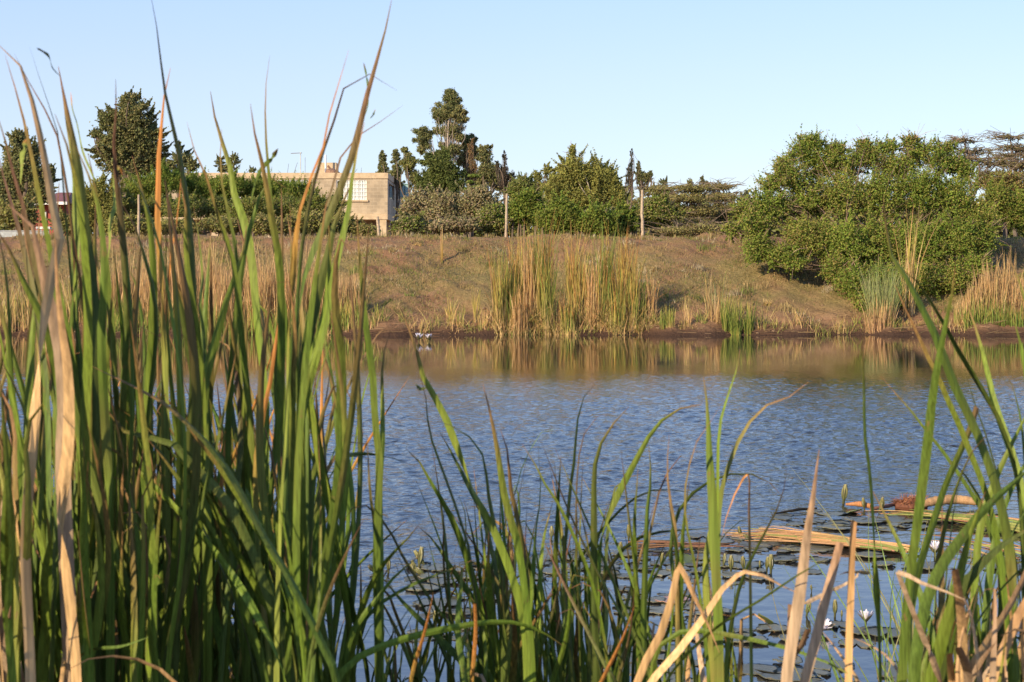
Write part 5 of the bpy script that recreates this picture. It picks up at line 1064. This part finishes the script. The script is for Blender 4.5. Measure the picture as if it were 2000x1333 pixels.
shoot("forked cattail base opening like a fan just left of the widest paired blades", 1.9, 1325, [
    (11, 'g', .35, [(1307, 849), (1304, 886), (1304, 930), (1306, 964), (1315, 1004), (1321, 1055), (1322, 1150), (1325, 1340)]),
    (15, 'g', .03, [(1346, 940), (1340, 985), (1334, 1040), (1330, 1120), (1328, 1340)]),
    (26, 'g', .02, [(1306, 980), (1314, 1030), (1322, 1080), (1324, 1180), (1326, 1340)]),
    (13, 'g', .2, [(1369, 1040), (1364, 1080), (1356, 1150), (1344, 1250), (1335, 1340)])])
shoot("single slim upright blade snapped at an orange kink with its tip hanging left", 1.9, 1470, [
    (12, 'o', .05, [(1409, 1052), (1418, 1012), (1434, 968), (1452, 934), (1461, 926), (1464, 940), (1463, 1000), (1465, 1100), (1468, 1340)], 'S')])
shoot("single leaning cattail blade with red tip left of the tall straw stalk", 1.85, 1420, [
    (20, 'g', .10, [(1537, 915), (1530, 960), (1515, 1001), (1490, 1048), (1471, 1085), (1450, 1130), (1430, 1210), (1415, 1340)])])
shoot("long green blade lying diagonally, lower left to upper right, across the straw stalks", 1.75, 1300, [
    (20, 'g', .02, [(1632, 1082), (1561, 1122), (1475, 1179), (1419, 1212), (1362, 1257), (1320, 1305), (1295, 1345)]),
    (13, 'g', .03, [(1700, 1345), (1650, 1312), (1600, 1288), (1520, 1262), (1420, 1240), (1340, 1232), (1290, 1260), (1270, 1345)])])
shoot("lone tall slim green blade standing between the straw stalks and the right stand", 1.8, 1719, [
    (19, 'g', .04, [(1683, 655), (1687, 740), (1690, 860), (1698, 916), (1705, 1010), (1710, 1122), (1715, 1197), (1720, 1340)])])
# --- straw stalks
shoot("tallest straw coloured dead stalk with scorched pointed tip in the calm pool", 1.7, 1535, [
    (25, 't', .1, [(1600, 878), (1595, 916), (1588, 972), (1576, 1047), (1565, 1141), (1550, 1235), (1535, 1345)]),
    (16, 't', .1, [(1544, 1182), (1543, 1240), (1538, 1300), (1534, 1345)], 'C'),
    (9, 't', .1, [(1700, 1120), (1676, 1118), (1650, 1119), (1640, 1123)], 'F'),
    (9, 't', .1, [(1568, 1181), (1620, 1156), (1650, 1142), (1674, 1126), (1676, 1118), (1650, 1119)], 'FS'),
    (15, 't', .1, [(1578, 1230), (1566, 1260), (1548, 1285), (1540, 1345)], 'C')], dead=True, stem=False)
shoot("leaning straw stalk with slanted cut top, middle of the three straw stalks", 1.72, 1575, [
    (23, 't', .1, [(1641, 1060), (1625, 1122), (1610, 1179), (1588, 1272), (1570, 1345)], 'C'),
    (13, 't', .1, [(1604, 1231), (1625, 1257), (1647, 1287), (1664, 1310), (1680, 1345)])], dead=True, stem=False)
shoot("vertical straw stalk with splintered top, rightmost of the three straw stalks", 1.75, 1657, [
    (20, 't', .1, [(1668, 1019), (1664, 1085), (1662, 1160), (1659, 1235), (1657, 1345)], 'C'),
    (9, 't', .1, [(1666, 1246), (1700, 1261), (1730, 1280), (1749, 1302), (1766, 1345)])], dead=True, stem=False)
shoot("folded straw leaf making a sharp orange peak over the small pads", 1.7, 1260, [
    (17, 't', .2, [(1405, 1275), (1385, 1225), (1358, 1170), (1338, 1125), (1325, 1103), (1322, 1120), (1312, 1170), (1290, 1240), (1262, 1290), (1240, 1345)], 'S')], dead=True, stem=False)
shoot("straw leaf bent like a roof with its red tip pointing to the tall stalk", 1.7, 1260, [
    (18, 't', .2, [(1575, 1166), (1530, 1146), (1490, 1124), (1455, 1117), (1440, 1124), (1410, 1152), (1370, 1212), (1325, 1272), (1280, 1322), (1265, 1345)], 'S'),
    (14, 'o', .1, [(1240, 1182), (1215, 1250), (1190, 1300), (1170, 1345)])], dead=True, stem=False)
# --- right stand, traced
shoot("cattail with very long broad blade sweeping from the big bush down right", 1.85, 1990, [
    (27, 'g', .05, [(1725, 385), (1730, 440), (1738, 492), (1750, 520), (1768, 540), (1786, 574), (1809, 619), (1831, 664), (1846, 705), (1861, 746), (1880, 788), (1899, 825), (1925, 890), (1950, 970), (1972, 1080), (1985, 1340)]),
    (19, 'd', .02, [(1752, 518), (1771, 526), (1797, 559), (1820, 593), (1842, 630), (1861, 668), (1880, 698), (1902, 735), (1925, 773), (1944, 806), (1970, 870), (1990, 960), (2000, 1340)]),
    (17, 'g', .12, [(1747, 555), (1755, 580), (1768, 603), (1790, 649), (1816, 705), (1835, 743), (1854, 788), (1876, 836), (1895, 885), (1921, 950), (1945, 1040), (1975, 1340)]),
    (12, 'g', .05, [(1720, 735), (1730, 750), (1752, 772), (1782, 806), (1816, 851), (1850, 893), (1880, 938), (1920, 1000), (1960, 1100), (1985, 1340)])])
shoot("cattail with tall blade leaning right that crosses the long broad blade like an X", 1.8, 1765, [
    (25, 'g', .03, [(1866, 520), (1862, 560), (1850, 619), (1840, 668), (1828, 731), (1820, 788), (1812, 863), (1801, 950), (1788, 1050), (1775, 1150), (1762, 1340)]),
    (27, 'g', .05, [(1908, 796), (1891, 848), (1869, 896), (1846, 950), (1820, 1030), (1790, 1130), (1772, 1230), (1758, 1340)], 'C'),
    (17, 'd', .05, [(1931, 846), (1902, 878), (1884, 911), (1869, 950), (1850, 1010), (1835, 1080), (1810, 1200), (1790, 1340)]),
    (13, 'd', .02, [(1901, 890), (1878, 935), (1864, 990), (1855, 1062), (1848, 1127), (1842, 1200), (1830, 1340)], 'D')])
shoot("cattail with curved blades cut by the picture's edge, level with the far shore", 1.9, 2020, [
    (23, 'g', .04, [(1888, 594), (1902, 630), (1921, 694), (1932, 743), (1944, 795), (1962, 844), (1981, 900), (2000, 980), (2010, 1340)]),
    (17, 'd', .02, [(1878, 707), (1891, 746), (1906, 795), (1925, 848), (1940, 900), (1958, 970), (1985, 1100), (2000, 1340)], 'D'),
    (21, 'g', .03, [(1971, 505), (1985, 536), (2000, 575), (2012, 640), (2020, 800), (2030, 1340)]),
    (17, 'g', .03, [(1962, 594), (1981, 630), (1996, 683), (2006, 760), (2014, 900), (2025, 1340)]),
    (10, 'g', .03, [(1961, 720), (1976, 750), (1990, 800), (2002, 900), (2020, 1340)])])
shoot("cattail of wide blades fanning up right from the bottom, nearest of the right stand", 1.65, 1830, [
    (33, 'g', .02, [(2040, 890), (2000, 926), (1960, 960), (1914, 1004), (1882, 1046), (1849, 1090), (1823, 1135), (1805, 1190), (1790, 1270), (1785, 1340)]),
    (34, 'g', .02, [(1925, 960), (1910, 1000), (1893, 1050), (1875, 1120), (1862, 1176), (1842, 1240), (1830, 1290), (1815, 1340)]),
    (22, 'g', .02, [(1878, 895), (1849, 955), (1830, 1007), (1810, 1062), (1791, 1111), (1778, 1200), (1780, 1340)]),
    (33, 'd', .02, [(2040, 1010), (1990, 1045), (1950, 1070), (1915, 1105), (1880, 1150), (1850, 1220), (1835, 1340)]),
    (30, 'g', .02, [(2040, 1080), (1985, 1120), (1940, 1170), (1900, 1230), (1870, 1290), (1850, 1340)], 'D')])
shoot("cattail with steep narrow blades rising out of the right edge above the near wide ones", 1.9, 1920, [
    (20, 'g', .02, [(2030, 760), (1995, 830), (1965, 890), (1935, 960), (1915, 1030), (1905, 1120), (1900, 1340)]),
    (20, 'g', .02, [(2035, 850), (2000, 910), (1965, 980), (1945, 1050), (1930, 1150), (1920, 1340)]),
    (22, 'g', .02, [(2040, 950), (1995, 1010), (1960, 1080), (1935, 1170), (1920, 1340)], 'D'),
    (20, 'd', .02, [(1860, 900), (1900, 950), (1935, 1040), (1955, 1120), (1950, 1340)])])
shoot("straw dead cattail folded into a sharp elbow in front of the right stand", 1.55, 1895, [
    (15, 't', .05, [(1842, 1345), (1820, 1285), (1795, 1225), (1770, 1162), (1753, 1118), (1775, 1125), (1800, 1139), (1850, 1157), (1884, 1172)], 'FS'),
    (28, 't', .05, [(1880, 1165), (1893, 1190), (1902, 1230), (1908, 1270), (1912, 1345)], 'C'),
    (18, 't', .05, [(1902, 1182), (1925, 1152), (1942, 1150), (1944, 1185), (1942, 1250), (1938, 1345)], 'S'),
    (24, 't', .05, [(2010, 1105), (1985, 1160), (1950, 1220), (1915, 1275), (1880, 1345)], 'C'),
    (26, 't', .05, [(2012, 1165), (1985, 1210), (1965, 1260), (1945, 1310), (1930, 1345)], 'C'),
    (13, 'y', .05, [(1960, 1200), (1965, 1230), (1960, 1280), (1950, 1345)]),
    (17, 't', .05, [(1855, 1278), (1857, 1310), (1860, 1345)], 'C'), (20, 't', .05, [(1872, 1266), (1886, 1300), (1892, 1345)], 'C'),
    (20, 't', .05, [(1868, 1190), (1876, 1230), (1884, 1280), (1890, 1345)], 'C')], dead=True, stem=False)
# small fine water grass between the pool and the right stand
rng = np.random.default_rng(31)
for i, (px, Y, H, lb) in enumerate([(1745, 3.6, .55, "fine light green water grass, leftmost clump beside the right stand"), (1775, 4.4, .62, "fine light green water grass clump in front of the purple lily"), (1800, 3.3, .5, "fine water grass clump against the wide right blades"), (1815, 5.2, .7, "fine grey green grass with thin stalks behind the right stand")]):
    X = (px - 1000) / F * Y; n = 46; b = np.stack([X + rng.normal(0, .05, n), Y + rng.normal(0, .05, n), np.full(n, -.05)], -1); m = MB()
    for q in range(n):
        h_ = H * rng.uniform(.4, 1.1); ln = rng.normal(0, .32, 2) * h_; e = b[q] + np.array([ln[0], ln[1], h_]); p = bend(rng, b[q], e, 8, .06)
        s = np.array([1, 0, 0]) * .0028; k = 8; wv = (1 - np.linspace(0, 1, k) ** 2 * .85)[:, None] * s
        v = np.stack([p - wv, p + wv], 1).reshape(-1, 3); m.add(v, np.array([(2 * j, 2 * j + 1, 2 * j + 3, 2 * j + 2) for j in range(k - 1)]), pick(rng, [(.17, .26, .06), (.24, .32, .09), (.13, .2, .05), (.3, .26, .12)], 1)[0])
    tag(m.build("water_grass", M_REED, origin=(X, Y, 0)), lb, "grass clump", "fine water grass beside the right stand")
